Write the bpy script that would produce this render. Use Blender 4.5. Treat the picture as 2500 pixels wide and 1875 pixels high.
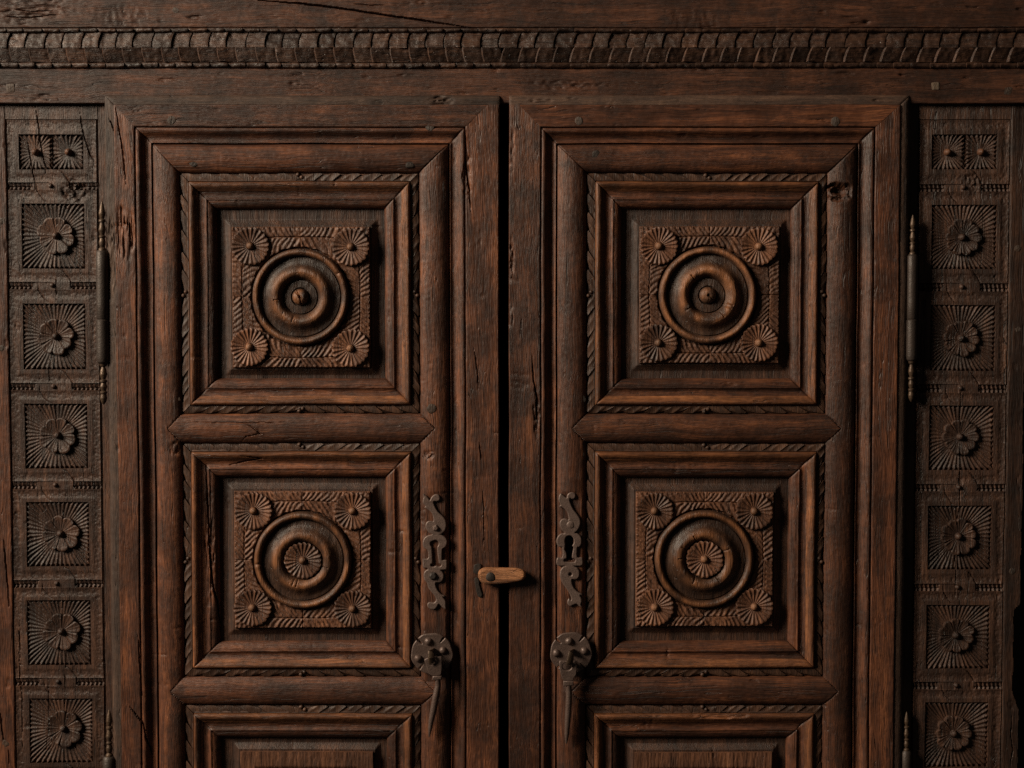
import bpy, math, random
import numpy as np

for _o in list(bpy.data.objects):
    bpy.data.objects.remove(_o)
random.seed(7)

# ------------------------------------------------------------------ units
# "plate" coordinates: X right, Y down, h towards the viewer, in units of S metres;
# h = 0 is the face of the cabinet frame.
S = 0.00052
CX, CY = 1250.0, 937.5
F = 3472.0                      # focal length in plate units (50 mm lens)
TH = math.radians(2.5)          # camera looks slightly down
D = F * S
W_TOP, W_BOT = -80.0, 2060.0    # built extent above / below the view

scene = bpy.context.scene
COL = scene.collection

# ------------------------------------------------------------------ camera
cam_d = bpy.data.cameras.new('camera')
cam_d.sensor_width = 36.0
cam_d.lens = F / 2500.0 * 36.0
cam_d.clip_start = 0.02
cam_d.clip_end = 50.0
cam = bpy.data.objects.new('camera', cam_d)
COL.objects.link(cam)
cam.location = (0.0, -D * math.cos(TH), D * math.sin(TH))
cam.rotation_euler = (math.pi / 2 - TH, 0, 0)
scene.camera = cam

# ------------------------------------------------------------------ light
world = bpy.data.worlds.new('World')
scene.world = world
world.use_nodes = True
bg = world.node_tree.nodes['Background']
bg.inputs[0].default_value = (1.0, 0.95, 0.84, 1)
bg.inputs[1].default_value = 0.019

def area(name, loc, target, size, power, color):
    d = bpy.data.lights.new(name, 'AREA')
    d.shape = 'RECTANGLE'
    d.size, d.size_y = size
    d.energy = power
    d.color = color
    o = bpy.data.objects.new(name, d)
    COL.objects.link(o)
    o.location = loc
    import mathutils
    v = mathutils.Vector(target) - mathutils.Vector(loc)
    o.rotation_euler = v.to_track_quat('-Z', 'Y').to_euler()
    return o

# one soft window-like lamp, high on the left
area('window_light', (-3.3, -1.75, 1.75), (0.0, 0.0, 0.0), (1.3, 1.5), 258.0, (1.0, 0.885, 0.70))

scene.view_settings.view_transform = 'Standard'
scene.view_settings.look = 'None'
scene.view_settings.exposure = 0.0
scene.view_settings.gamma = 1.0
scene.view_settings.use_curve_mapping = False
scene.cycles.max_bounces = 6
scene.cycles.use_denoising = False

# ------------------------------------------------------------------ maths helpers
def pl(px, py, h=0.0):
    """photo position on a surface of height h -> plate X, Y"""
    c, s = math.cos(TH), math.sin(TH)
    a, b = (px - CX) / F, (py - CY) / F
    ry = c - b * s
    rz = -s - b * c
    t = (D * c - h * S) / ry
    return CX + t * a / S, CY - (D * s + t * rz) / S

_rng = np.random.RandomState(11)
_TAB = _rng.rand(256, 256)

def vn(x, y):
    xi = np.floor(x).astype(int); yi = np.floor(y).astype(int)
    fx = x - xi; fy = y - yi
    fx = fx * fx * (3 - 2 * fx); fy = fy * fy * (3 - 2 * fy)
    a = _TAB[xi % 256, yi % 256]; b = _TAB[(xi + 1) % 256, yi % 256]
    c = _TAB[xi % 256, (yi + 1) % 256]; d = _TAB[(xi + 1) % 256, (yi + 1) % 256]
    return (a + (b - a) * fx) * (1 - fy) + (c + (d - c) * fx) * fy - 0.5

def fbm(x, y, o=3):
    r = 0.0; a = 1.0
    for k in range(o):
        r = r + a * vn(x + 17.3 * k, y + 31.7 * k)
        x = x * 2.03; y = y * 2.03; a *= 0.5
    return r

CRACKS = []      # (points, half width, depth)
def crack(pts, w=1.5, d=9.0, h=20.0):
    P = [pl(x, y, h) for x, y in pts]
    # wiggle the line a little
    Q = []
    for i in range(len(P) - 1):
        n = max(2, int(math.hypot(P[i + 1][0] - P[i][0], P[i + 1][1] - P[i][1]) / 9))
        for k in range(n):
            t = k / n
            j = 0.7 if (i or k) else 0
            Q.append((P[i][0] * (1 - t) + P[i + 1][0] * t + random.uniform(-j, j),
                      P[i][1] * (1 - t) + P[i + 1][1] * t + random.uniform(-j, j)))
    Q.append(P[-1])
    CRACKS.append((np.array(Q), w * (0.72 if h < 10 else 0.9), d * (0.7 if h < 10 else 1.0)))

DAMAGE = []      # (cx, cy, rx, ry, amplitude, noise scale x, noise scale y)
def damage(px, py, rx, ry, amp, sx, sy, h=20.0):
    x, y = pl(px, py, h)
    DAMAGE.append((x, y, rx, ry, amp, sx, sy))

def relief(X, Y, ax):
    """hand-planed unevenness, cracks and damage shared by all wooden surfaces"""
    if ax == 'H':
        h = 0.9 * fbm(X / 150.0, Y / 22.0, 3)
    else:
        h = 0.9 * fbm(X / 22.0 + 50, Y / 150.0, 3)
    h = h + 0.5 * fbm(X / 7.0, Y / 7.0, 2)
    x0, x1, y0, y1 = X.min(), X.max(), Y.min(), Y.max()
    for pts, w, d in CRACKS:
        if pts[:, 0].max() < x0 - 4 or pts[:, 0].min() > x1 + 4 or pts[:, 1].max() < y0 - 4 or pts[:, 1].min() > y1 + 4:
            continue
        m = (X > pts[:, 0].min() - 5) & (X < pts[:, 0].max() + 5) & (Y > pts[:, 1].min() - 5) & (Y < pts[:, 1].max() + 5)
        if not m.any():
            continue
        xs, ys = X[m], Y[m]
        best = np.full(xs.shape, 1e9); along = np.zeros(xs.shape)
        n = len(pts) - 1
        for i in range(n):
            a, b = pts[i], pts[i + 1]
            v = b - a; L = v @ v + 1e-9
            t = np.clip(((xs - a[0]) * v[0] + (ys - a[1]) * v[1]) / L, 0, 1)
            dd = np.hypot(xs - a[0] - t * v[0], ys - a[1] - t * v[1])
            k = dd < best
            best[k] = dd[k]; along[k] = ((i + t) / n)[k]
        taper = np.minimum(1, 0.35 + 3.0 * np.minimum(along, 1 - along))
        h[m] -= d * taper * np.clip(1.25 - best / (w * taper), 0, 1)
    for cx, cy, rx, ry, amp, sx, sy in DAMAGE:
        if cx + rx < x0 or cx - rx > x1 or cy + ry < y0 or cy - ry > y1:
            continue
        k = (np.abs(X - cx) < rx * 1.9) & (np.abs(Y - cy) < ry * 1.9)
        if not k.any():
            continue
        xs, ys = X[k], Y[k]
        m = np.clip(1.3 - np.hypot((xs - cx) / rx, (ys - cy) / ry) + 0.5 * fbm(xs / 14.0, ys / 14.0, 2), 0, 1)
        m = np.minimum(1, m * 2.2)
        r = 0.42 + 0.9 * fbm(xs / sx + 5, ys / sy + 9, 4)
        h[k] -= amp * m * np.clip(r, 0, 1)
    return h

def warp(P):
    X, Y = P[..., 0], P[..., 1]
    Q = P.copy()
    Q[..., 0] = X + 2.2 * vn(X / 210.0 + 3, Y / 170.0 + 8) + 0.9 * vn(X / 60.0, Y / 55.0)
    Q[..., 1] = Y + 2.2 * vn(X / 190.0 + 40, Y / 210.0 + 2) + 0.9 * vn(X / 60.0 + 9, Y / 60.0 + 77)
    return Q

def to_world(P):
    return np.stack([(P[..., 0] - CX) * S, -P[..., 2] * S, (CY - P[..., 1]) * S], -1)

# ------------------------------------------------------------------ object helpers
def origin_of(parent):
    o = parent
    v = [0.0, 0.0, 0.0]
    while o is not None:
        v = [v[k] + o.location[k] for k in range(3)]
        o = o.parent
    return np.array(v)

def link(name, me, mat, parent, kind=None):
    o = bpy.data.objects.new(name, me)
    COL.objects.link(o)
    if mat is not None:
        me.materials.append(mat)
    if parent is not None:
        o.parent = parent
    if kind:
        o['kind'] = kind
    return o

def build(name, V, Fq, mat, parent, sharp=38.0, kind=None, tris=None):
    """V world coordinates (n,3), Fq (m,4) index array"""
    off = origin_of(parent) if parent is not None else np.zeros(3)
    me = bpy.data.meshes.new(name)
    V = (V - off).astype(np.float32)
    nq = len(Fq); nt = 0 if tris is None else len(tris)
    me.vertices.add(len(V)); me.vertices.foreach_set('co', V.ravel())
    loops = Fq.ravel()
    if nt:
        loops = np.concatenate([loops, np.asarray(tris).ravel()])
    me.loops.add(len(loops)); me.loops.foreach_set('vertex_index', loops.astype(np.int32))
    me.polygons.add(nq + nt)
    st = np.concatenate([np.arange(nq) * 4, nq * 4 + np.arange(nt) * 3]).astype(np.int32)
    me.polygons.foreach_set('loop_start', st)
    me.polygons.foreach_set('use_smooth', np.ones(nq + nt, dtype=bool))
    me.update(calc_edges=True)
    me.validate()
    if sharp:
        me.set_sharp_from_angle(angle=math.radians(sharp))
    return link(name, me, mat, parent, kind)

def grid(name, P, mat, parent, base=None, close=False, sharp=38.0, dowarp=True, kind=None):
    """P (nu,nv,3) plate coordinates; base = height of the skirt that makes it a solid block"""
    if dowarp:
        P = warp(P)
    nu, nv = P.shape[:2]
    V = to_world(P).reshape(-1, 3)
    I = np.arange(nu * nv).reshape(nu, nv)
    if close:
        J = np.concatenate([I, I[:, :1]], 1)
    else:
        J = I
    Fq = np.stack([J[:-1, :-1], J[1:, :-1], J[1:, 1:], J[:-1, 1:]], -1).reshape(-1, 4)
    # orientation: towards the viewer (-y)
    a, b, c = V[Fq[:, 0]], V[Fq[:, 1]], V[Fq[:, 2]]
    flip = np.cross(b - a, c - a)[:, 1].sum() > 0 and not close
    if flip:
        Fq = Fq[:, ::-1]
    if base is not None and not close:
        ring = np.concatenate([I[0, :], I[1:, -1], I[-1, -2::-1], I[-2:0:-1, 0]])
        top = V[ring]
        bot = top.copy()
        bot[:, 1] = -base * S
        n0 = len(V); m = len(ring)
        V = np.concatenate([V, top, bot])
        a = n0 + np.arange(m); b = n0 + (np.arange(m) + 1) % m
        q = np.stack([a, b, b + m, a + m], -1)
        if not flip:
            q = q[:, ::-1]
        q = q[:, ::-1]
        Fq = np.concatenate([Fq, q])
    return build(name, V, Fq, mat, parent, sharp, kind)

def lines(a, b, step, extra=()):
    n = max(2, int(round((b - a) / step)) + 1)
    v = list(np.linspace(a, b, n))
    for e in extra:
        for d in (-0.6, 0.6):
            if a < e + d < b:
                v.append(e + d)
    return np.array(sorted(set(np.round(v, 3))))

def hfield(name, xs, ys, hf, mat, parent, base, ax='V', rel=1.0, sharp=38.0):
    Y, X = np.meshgrid(ys, xs, indexing='ij')
    H = hf(X, Y)
    if rel:
        H = H + rel * relief(X, Y, ax)
    return grid(name, np.stack([X, Y, H], -1), mat, parent, base, sharp=sharp)

def edge_round(d, r):
    t = np.clip((r - d) / r, 0, 1)
    return -r * (1 - np.sqrt(1 - t * t * 0.98))

def board(name, x0, x1, y0, y1, h, ax, mat, parent, base, r=(2, 2, 2, 2), along=4.0, across=1.7, rel=1.0, extra=None):
    sx, sy = (along, across) if ax == 'H' else (across, along)
    xs = lines(x0, x1, sx); ys = lines(y0, y1, sy)
    def hf(X, Y):
        H = np.full(X.shape, float(h))
        for d, rr in ((X - x0, r[0]), (x1 - X, r[1]), (Y - y0, r[2]), (y1 - Y, r[3])):
            if rr:
                H = H + edge_round(d, rr)
        if extra is not None:
            H = H + extra(X, Y)
        return H
    return hfield(name, xs, ys, hf, mat, parent, base, ax, rel)

def sample(prof, step=1.5):
    """resample (v,h) polyline, keeping its corners"""
    out = [prof[0]]
    for (a, ha), (b, hb) in zip(prof[:-1], prof[1:]):
        n = max(1, int(math.ceil(math.hypot(b - a, hb - ha) / step)))
        for k in range(1, n + 1):
            out.append((a + (b - a) * k / n, ha + (hb - ha) * k / n))
    return np.array(out)

def arc(v0, v1, h0, h1, kind, n=10):
    """curved piece of a profile. roll: half round on h0..h1 crown; cove / ovolo: quarter curves"""
    out = []
    for k in range(n + 1):
        t = k / n
        v = v0 + (v1 - v0) * t
        if kind == 'roll':
            a = math.pi * (1 - t)
            v = (v0 + v1) / 2 + (v1 - v0) / 2 * math.cos(a)
            h = h0 + (h1 - h0) * math.sin(a)
        elif kind == 'ovolo':
            a = t * math.pi / 2
            v = v0 + (v1 - v0) * math.sin(a)
            h = h1 + (h0 - h1) * math.cos(a)
        elif kind == 'cove':
            a = t * math.pi / 2
            v = v0 + (v1 - v0) * (1 - math.cos(a))
            h = h0 + (h1 - h0) * math.sin(a)
        out.append((v, h))
    return out

def sweep(name, p0, p1, n, prof, m0, m1, mat, parent, base, along=4.0, rel=1.0, gap=0.5, step=1.6, extra=None, wear=1.6):
    """moulding: profile (v measured along n from the line p0-p1) swept p0->p1, ends mitred by m0, m1"""
    p0 = np.array(p0, float); p1 = np.array(p1, float); n = np.array(n, float)
    L = np.linalg.norm(p1 - p0); d = (p1 - p0) / L
    pr = sample(prof, step)
    nt = max(2, int(L / along))
    t = np.linspace(0, 1, nt)
    v = pr[:, 0]
    s0 = (m0(v) if callable(m0) else m0 * v) + (gap if m0 else 0); s1 = L - (m1(v) if callable(m1) else m1 * v) - (gap if m1 else 0)
    A = s0[None, :] + (s1 - s0)[None, :] * t[:, None]
    X = p0[0] + d[0] * A + n[0] * v[None, :]
    Y = p0[1] + d[1] * A + n[1] * v[None, :]
    H = np.repeat(pr[None, :, 1], nt, 0)
    ax = 'H' if abs(d[0]) > abs(d[1]) else 'V'
    H = H + rel * relief(X, Y, ax)
    # worn mitre ends
    e = np.minimum(A - s0[None, :], s1[None, :] - A)
    if m0 or m1:
        H = H - wear * np.clip(1 - e / 2.5, 0, 1)
    if extra is not None:
        H = extra(X, Y, H)
    return grid(name, np.stack([X, Y, H], -1), mat, parent, base)

def polar(name, cx, cy, hf, Rf, mat, parent, nr, nt, base, rpow=1.0, sharp=38.0, jit=0.3, rub=None):
    rho = np.linspace(0, 1, nr) ** rpow
    rho[0] = 0.002
    th = np.linspace(0, 2 * math.pi, nt, endpoint=False)
    R, T = np.meshgrid(rho, th, indexing='ij')
    rr = R * Rf(T)
    X = cx + rr * np.cos(T); Y = cy + rr * np.sin(T)
    H = hf(R, T, rr) + jit * fbm(X / 5.0, Y / 9.0, 2)
    P = warp(np.stack([X, Y, H], -1))
    # rim skirt
    rim = P[-1:].copy()
    bot = rim.copy(); bot[..., 2] = base
    V = to_world(np.concatenate([P, rim, bot], 0)).reshape(-1, 3)
    I = np.arange(len(V)).reshape(nr + 2, nt)
    J = np.concatenate([I, I[:, :1]], 1)
    def q(a, b):
        return np.stack([J[a, :-1], J[a, 1:], J[b, 1:], J[b, :-1]], -1)
    Fq = np.concatenate([q(k, k + 1) for k in range(nr - 1)] + [q(nr, nr + 1)])
    a, b, c = V[Fq[:, 0]], V[Fq[:, 1]], V[Fq[:, 2]]
    if np.cross(b - a, c - a)[:nt * (nr - 1), 1].sum() > 0:
        Fq = Fq[:, ::-1]
    o = build(name, V, Fq, mat, parent, sharp)
    if rub is not None:
        v = rub(rr)
        rub_attr(o, np.concatenate([v.ravel(), np.zeros(2 * nt)]))
    return o

def rub_attr(o, v):
    a = o.data.attributes.new('rub', 'FLOAT', 'POINT')
    a.data.foreach_set('value', np.asarray(v, np.float32))

def tube(name, path, rad, mat, parent, n=16, squash=None, caps=True):
    """tube through plate points (X,Y,h) with a radius at each"""
    P = np.array(path, float); m = len(P)
    V = []
    up = np.array([0.3, 0.2, 1.0])
    for i in range(m):
        t = P[min(i + 1, m - 1)] - P[max(i - 1, 0)]
        t = t / (np.linalg.norm(t) + 1e-9)
        a = np.cross(t, up); a /= np.linalg.norm(a) + 1e-9
        b = np.cross(t, a)
        r = rad[i]
        ra, rb = (r, r) if squash is None else (r * squash[0], r * squash[1])
        for k in range(n):
            w = 2 * math.pi * k / n
            V.append(P[i] + ra * math.cos(w) * a + rb * math.sin(w) * b)
    V = to_world(np.array(V))
    I = np.arange(m * n).reshape(m, n)
    J = np.concatenate([I, I[:, :1]], 1)
    Fq = np.stack([J[:-1, :-1], J[:-1, 1:], J[1:, 1:], J[1:, :-1]], -1).reshape(-1, 4)
    tris = []
    if caps:
        V = np.concatenate([V, to_world(P[:1]), to_world(P[-1:])])
        c0, c1 = m * n, m * n + 1
        for k in range(n):
            tris.append((c0, (k + 1) % n, k))
            tris.append((c1, (m - 1) * n + k, (m - 1) * n + (k + 1) % n))
    # outward check
    cen = V.mean(0)
    a, b, c = V[Fq[:, 0]], V[Fq[:, 1]], V[Fq[:, 2]]
    ctr = np.repeat(to_world(P), n, 0).reshape(m, n, 3)[:-1].reshape(-1, 3)
    if (np.cross(b - a, c - a) * ((a + b + c) / 3 - ctr)).sum() < 0:
        Fq = Fq[:, ::-1]; tris = [t[::-1] for t in tris]
    return build(name, V, Fq, mat, parent, 40.0, tris=tris if tris else None)

def smooth_poly(pts, k=3, closed=True):
    P = np.array(pts, float); n = len(P); out = []
    for i in range(n):
        p0, p1, p2, p3 = P[i - 1], P[i], P[(i + 1) % n], P[(i + 2) % n]
        for j in range(k):
            t = j / k
            out.append(0.5 * ((2 * p1) + (-p0 + p2) * t + (2 * p0 - 5 * p1 + 4 * p2 - p3) * t * t + (-p0 + 3 * p1 - 3 * p2 + p3) * t ** 3))
    return np.array(out)

def plate(name, outlines, h0, thick, bev, mat, parent, tilt=0.0, ypiv=0.0):
    """flat piece cut to outlines (first outer, then holes), with rounded edges"""
    cu = bpy.data.curves.new('tmp', 'CURVE')
    cu.dimensions = '2D'; cu.fill_mode = 'BOTH'
    cu.extrude = max(0.01, thick / 2 - bev); cu.bevel_depth = bev; cu.bevel_resolution = 2
    cu.offset = -bev
    for ol in outlines:
        sp = cu.splines.new('POLY')
        sp.points.add(len(ol) - 1)
        for p, (x, y) in zip(sp.points, ol):
            p.co = (x, -y, 0, 1)
        sp.use_cyclic_u = True
    tmp = bpy.data.objects.new('tmp', cu)
    COL.objects.link(tmp)
    dg = bpy.context.evaluated_depsgraph_get()
    me = bpy.data.meshes.new_from_object(tmp.evaluated_get(dg))
    bpy.data.objects.remove(tmp); bpy.data.curves.remove(cu)
    n = len(me.vertices)
    co = np.zeros(n * 3, np.float32); me.vertices.foreach_get('co', co); co = co.reshape(-1, 3).astype(float)
    P = np.stack([co[:, 0], -co[:, 1], co[:, 2] + h0 + thick / 2], -1)
    P[:, 2] += 0.5 * fbm(P[:, 0] / 9.0, P[:, 1] / 9.0, 2) + tilt * (P[:, 1] - ypiv)
    V = to_world(P) - (origin_of(parent) if parent is not None else 0)
    me.vertices.foreach_set('co', V.astype(np.float32).ravel())
    me.update()
    me.polygons.foreach_set('use_smooth', np.ones(len(me.polygons), dtype=bool))
    me.set_sharp_from_angle(angle=math.radians(35))
    me.name = name
    return link(name, me, mat, parent)

def thing(name, label, cat, X, Y, h=0):
    o = bpy.data.objects.new(name, None)
    COL.objects.link(o)
    o.location = ((X - CX) * S, -h * S, (CY - Y) * S)
    o['label'] = label; o['category'] = cat
    bpy.context.view_layer.update()
    return o

# ------------------------------------------------------------------ materials
def nodes_of(name):
    m = bpy.data.materials.new(name)
    m.use_nodes = True
    nt = m.node_tree
    return m, nt, nt.nodes['Principled BSDF']

def add(nt, t, **kw):
    n = nt.nodes.new(t)
    for k, v in kw.items():
        setattr(n, k, v)
    return n

def ramp(nt, src, stops):
    r = add(nt, 'ShaderNodeValToRGB')
    e = r.color_ramp.elements
    while len(e) < len(stops):
        e.new(0.5)
    for el, (p, c) in zip(e, stops):
        el.position = p
        el.color = (c[0], c[1], c[2], 1) if not isinstance(c, (int, float)) else (c, c, c, 1)
    nt.links.new(src, r.inputs[0])
    return r.outputs[0]

def noise(nt, vec, scale, detail=4.0, rough=0.55, dist=0.0):
    n = add(nt, 'ShaderNodeTexNoise')
    n.inputs['Scale'].default_value = scale
    n.inputs['Detail'].default_value = detail
    n.inputs['Roughness'].default_value = rough
    n.inputs['Distortion'].default_value = dist
    nt.links.new(vec, n.inputs['Vector'])
    return n.outputs['Fac']

def mixc(nt, fac, a, b, mode='MIX'):
    m = add(nt, 'ShaderNodeMix', data_type='RGBA', blend_type=mode)
    if isinstance(fac, (int, float)):
        m.inputs[0].default_value = fac
    else:
        nt.links.new(fac, m.inputs[0])
    for s, v in ((6, a), (7, b)):
        if isinstance(v, tuple):
            m.inputs[s].default_value = (*v, 1)
        else:
            nt.links.new(v, m.inputs[s])
    return m.outputs[2]

def maths(nt, op, a, b=0.0):
    m = add(nt, 'ShaderNodeMath', operation=op)
    for i, v in enumerate((a, b)):
        if isinstance(v, (int, float)):
            m.inputs[i].default_value = v
        else:
            nt.links.new(v, m.inputs[i])
    return m.outputs[0]

def wood(name, ax, dark, mid, light, rough=0.43, bump=0.55, pits=0.0, stain=0.55, spec=0.4, rub=None, split=0.45):
    m, nt, b = nodes_of(name)
    geo = add(nt, 'ShaderNodeNewGeometry')
    sc = add(nt, 'ShaderNodeVectorMath', operation='SCALE')
    nt.links.new(geo.outputs['Position'], sc.inputs[0]); sc.inputs['Scale'].default_value = 1.0 / S
    oi = add(nt, 'ShaderNodeObjectInfo')
    off = add(nt, 'ShaderNodeVectorMath', operation='SCALE')
    off.inputs[0].default_value = (913.0, 377.0, 551.0)
    nt.links.new(oi.outputs['Random'], off.inputs['Scale'])
    p = add(nt, 'ShaderNodeVectorMath', operation='ADD')
    nt.links.new(sc.outputs[0], p.inputs[0]); nt.links.new(off.outputs[0], p.inputs[1])
    pos = p.outputs[0]
    # wavy grain: bend the coordinates with a slow noise
    wv = add(nt, 'ShaderNodeTexNoise'); wv.inputs['Scale'].default_value = 0.006; wv.inputs['Detail'].default_value = 2.0
    nt.links.new(pos, wv.inputs['Vector'])
    ws = add(nt, 'ShaderNodeVectorMath', operation='SCALE'); nt.links.new(wv.outputs['Color'], ws.inputs[0]); ws.inputs['Scale'].default_value = 26.0
    wp = add(nt, 'ShaderNodeVectorMath', operation='ADD'); nt.links.new(pos, wp.inputs[0]); nt.links.new(ws.outputs[0], wp.inputs[1])
    st = add(nt, 'ShaderNodeVectorMath', operation='MULTIPLY')
    nt.links.new(wp.outputs[0], st.inputs[0])
    st.inputs[1].default_value = (0.034, 1, 1) if ax == 'H' else (1, 1, 0.034)
    fs = add(nt, 'ShaderNodeMapRange'); fs.inputs[3].default_value = 0.7; fs.inputs[4].default_value = 1.5
    nt.links.new(maths(nt, 'FRACT', maths(nt, 'MULTIPLY', oi.outputs['Random'], 7.31)), fs.inputs[0])
    gs = add(nt, 'ShaderNodeVectorMath', operation='SCALE'); nt.links.new(st.outputs[0], gs.inputs[0]); nt.links.new(fs.outputs[0], gs.inputs['Scale'])
    g = gs.outputs[0]
    # fine drying splits along the grain
    sv = add(nt, 'ShaderNodeVectorMath', operation='MULTIPLY'); nt.links.new(wp.outputs[0], sv.inputs[0])
    sv.inputs[1].default_value = (0.012, 1, 1) if ax == 'H' else (1, 1, 0.012)
    sn = maths(nt, 'ABSOLUTE', maths(nt, 'SUBTRACT', noise(nt, sv.outputs[0], 0.05, 2.0, 0.5), 0.5))
    sk = ramp(nt, sn, [(0.004, 1.0), (0.011, 0.0)])
    sk = maths(nt, 'MULTIPLY', sk, ramp(nt, noise(nt, pos, 0.012, 2.0), [(0.46, 0.0), (0.56, 1.0)]))
    sk = maths(nt, 'MULTIPLY', sk, split)
    broad = noise(nt, g, 0.045, 5.0, 0.6, 0.4)
    fine = noise(nt, g, 0.30, 4.0, 0.6)
    pore = noise(nt, g, 0.62, 2.0, 0.5)
    blot = noise(nt, pos, 0.009, 4.0, 0.6)
    blot2 = noise(nt, pos, 0.028, 4.0, 0.65)
    f = maths(nt, 'ADD', maths(nt, 'MULTIPLY', broad, 0.55), maths(nt, 'MULTIPLY', fine, 0.45))
    col = ramp(nt, f, [(0.34, dark), (0.5, mid), (0.66, light)])
    # pores and fine dark streaks
    pm = ramp(nt, pore, [(0.36, 1.0), (0.46, 0.0)])
    col = mixc(nt, maths(nt, 'MULTIPLY', pm, 0.45), col, tuple(c * 0.45 for c in dark))
    col = mixc(nt, sk, col, (0.006, 0.004, 0.003))
    # old stain and grease, in patches
    sm = ramp(nt, blot, [(0.44, 0.0), (0.60, 1.0)])
    col = mixc(nt, maths(nt, 'MULTIPLY', sm, stain), col, tuple(c * 0.62 for c in dark))
    sm2 = ramp(nt, blot2, [(0.52, 0.0), (0.66, 1.0)])
    col = mixc(nt, maths(nt, 'MULTIPLY', sm2, stain * 0.8), col, (dark[0] * 0.8, dark[1] * 0.8, dark[2] * 0.82))
    if rub is not None:
        at = add(nt, 'ShaderNodeAttribute', attribute_name='rub')
        rk = maths(nt, 'MULTIPLY', at.outputs['Fac'], ramp(nt, f, [(0.3, 0.25), (0.6, 1.0)]))
        col = mixc(nt, rk, col, rub)
    # every piece of timber has its own depth of colour
    rv = add(nt, 'ShaderNodeMapRange'); rv.inputs[3].default_value = 0.72; rv.inputs[4].default_value = 1.22
    nt.links.new(oi.outputs['Random'], rv.inputs[0])
    vv = add(nt, 'ShaderNodeVectorMath', operation='SCALE'); nt.links.new(col, vv.inputs[0]); nt.links.new(rv.outputs[0], vv.inputs['Scale'])
    nt.links.new(vv.outputs[0], b.inputs['Base Color'])
    rr = add(nt, 'ShaderNodeMapRange'); rr.inputs[3].default_value = rough - 0.10; rr.inputs[4].default_value = rough + 0.22
    nt.links.new(blot2, rr.inputs[0]); nt.links.new(rr.outputs[0], b.inputs['Roughness'])
    b.inputs['Specular IOR Level'].default_value = spec
    hh = maths(nt, 'ADD', maths(nt, 'MULTIPLY', fine, 0.7), maths(nt, 'MULTIPLY', pore, 0.9))
    hh = maths(nt, 'SUBTRACT', hh, maths(nt, 'MULTIPLY', sk, 2.5))
    tiny = noise(nt, pos, 0.35, 3.0, 0.6)
    hh = maths(nt, 'ADD', hh, maths(nt, 'MULTIPLY', tiny, 0.16))
    if pits:
        v = add(nt, 'ShaderNodeTexVoronoi'); v.inputs['Scale'].default_value = 0.16
        nt.links.new(wp.outputs[0], v.inputs['Vector'])
        pit = ramp(nt, v.outputs['Distance'], [(0.10, 0.0), (0.45, 1.0)])
        lump = noise(nt, pos, 0.11, 3.0, 0.6)
        hh = maths(nt, 'ADD', hh, maths(nt, 'MULTIPLY', maths(nt, 'ADD', pit, maths(nt, 'MULTIPLY', lump, 1.6)), pits))
    bp = add(nt, 'ShaderNodeBump'); bp.inputs['Strength'].default_value = bump; bp.inputs['Distance'].default_value = 2.6 * S
    nt.links.new(hh, bp.inputs['Height']); nt.links.new(bp.outputs[0], b.inputs['Normal'])
    return m

def metal(name, col, rust, rough=0.5, metallic=0.75, rustamt=0.5):
    m, nt, b = nodes_of(name)
    geo = add(nt, 'ShaderNodeNewGeometry')
    sc = add(nt, 'ShaderNodeVectorMath', operation='SCALE')
    nt.links.new(geo.outputs['Position'], sc.inputs[0]); sc.inputs['Scale'].default_value = 1.0 / S
    pos = sc.outputs[0]
    n1 = noise(nt, pos, 0.05, 5.0, 0.65)
    n2 = noise(nt, pos, 0.3, 4.0, 0.6)
    rm = ramp(nt, n1, [(0.42, 0.0), (0.66, 1.0)])
    c = mixc(nt, maths(nt, 'MULTIPLY', rm, rustamt), col, rust)
    c2 = mixc(nt, ramp(nt, n2, [(0.35, 0.55), (0.55, 0.0)]), c, tuple(x * 0.4 for x in col))
    nt.links.new(c2, b.inputs['Base Color'])
    b.inputs['Metallic'].default_value = metallic
    rr = add(nt, 'ShaderNodeMapRange'); rr.inputs[3].default_value = rough - 0.12; rr.inputs[4].default_value = rough + 0.25
    nt.links.new(n1, rr.inputs[0]); nt.links.new(rr.outputs[0], b.inputs['Roughness'])
    bp = add(nt, 'ShaderNodeBump'); bp.inputs['Strength'].default_value = 0.45; bp.inputs['Distance'].default_value = 1.8 * S
    nt.links.new(maths(nt, 'ADD', n2, n1), bp.inputs['Height']); nt.links.new(bp.outputs[0], b.inputs['Normal'])
    return m

DK, MD, LT = (0.024, 0.0102, 0.0064), (0.100, 0.0355, 0.0178), (0.24, 0.083, 0.034)
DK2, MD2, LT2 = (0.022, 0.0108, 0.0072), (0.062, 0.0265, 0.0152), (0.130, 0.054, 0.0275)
M = {}
for a in 'HV':
    M['plain' + a] = wood('oak_plain_' + a, a, DK, MD, LT)
    M['beam' + a] = wood('oak_beam_' + a, a, DK2, (0.080, 0.0305, 0.0165), (0.17, 0.063, 0.030), rough=0.45)
    M['bead' + a] = wood('oak_rubbed_' + a, a, (0.036, 0.015, 0.008), (0.175, 0.063, 0.0255), (0.37, 0.138, 0.052), rough=0.42, stain=0.45)
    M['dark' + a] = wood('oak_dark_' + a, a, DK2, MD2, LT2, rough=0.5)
M['carve'] = wood('oak_carved', 'V', (0.044, 0.019, 0.011), (0.138, 0.056, 0.029), (0.25, 0.104, 0.050), rough=0.46, bump=0.5, stain=0.35, rub=(0.27, 0.125, 0.058))
M['turned'] = wood('oak_turned', 'V', (0.022, 0.011, 0.0075), (0.058, 0.027, 0.016), (0.11, 0.05, 0.026), rough=0.40, bump=0.55, stain=0.4, rub=(0.32, 0.122, 0.047))
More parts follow.
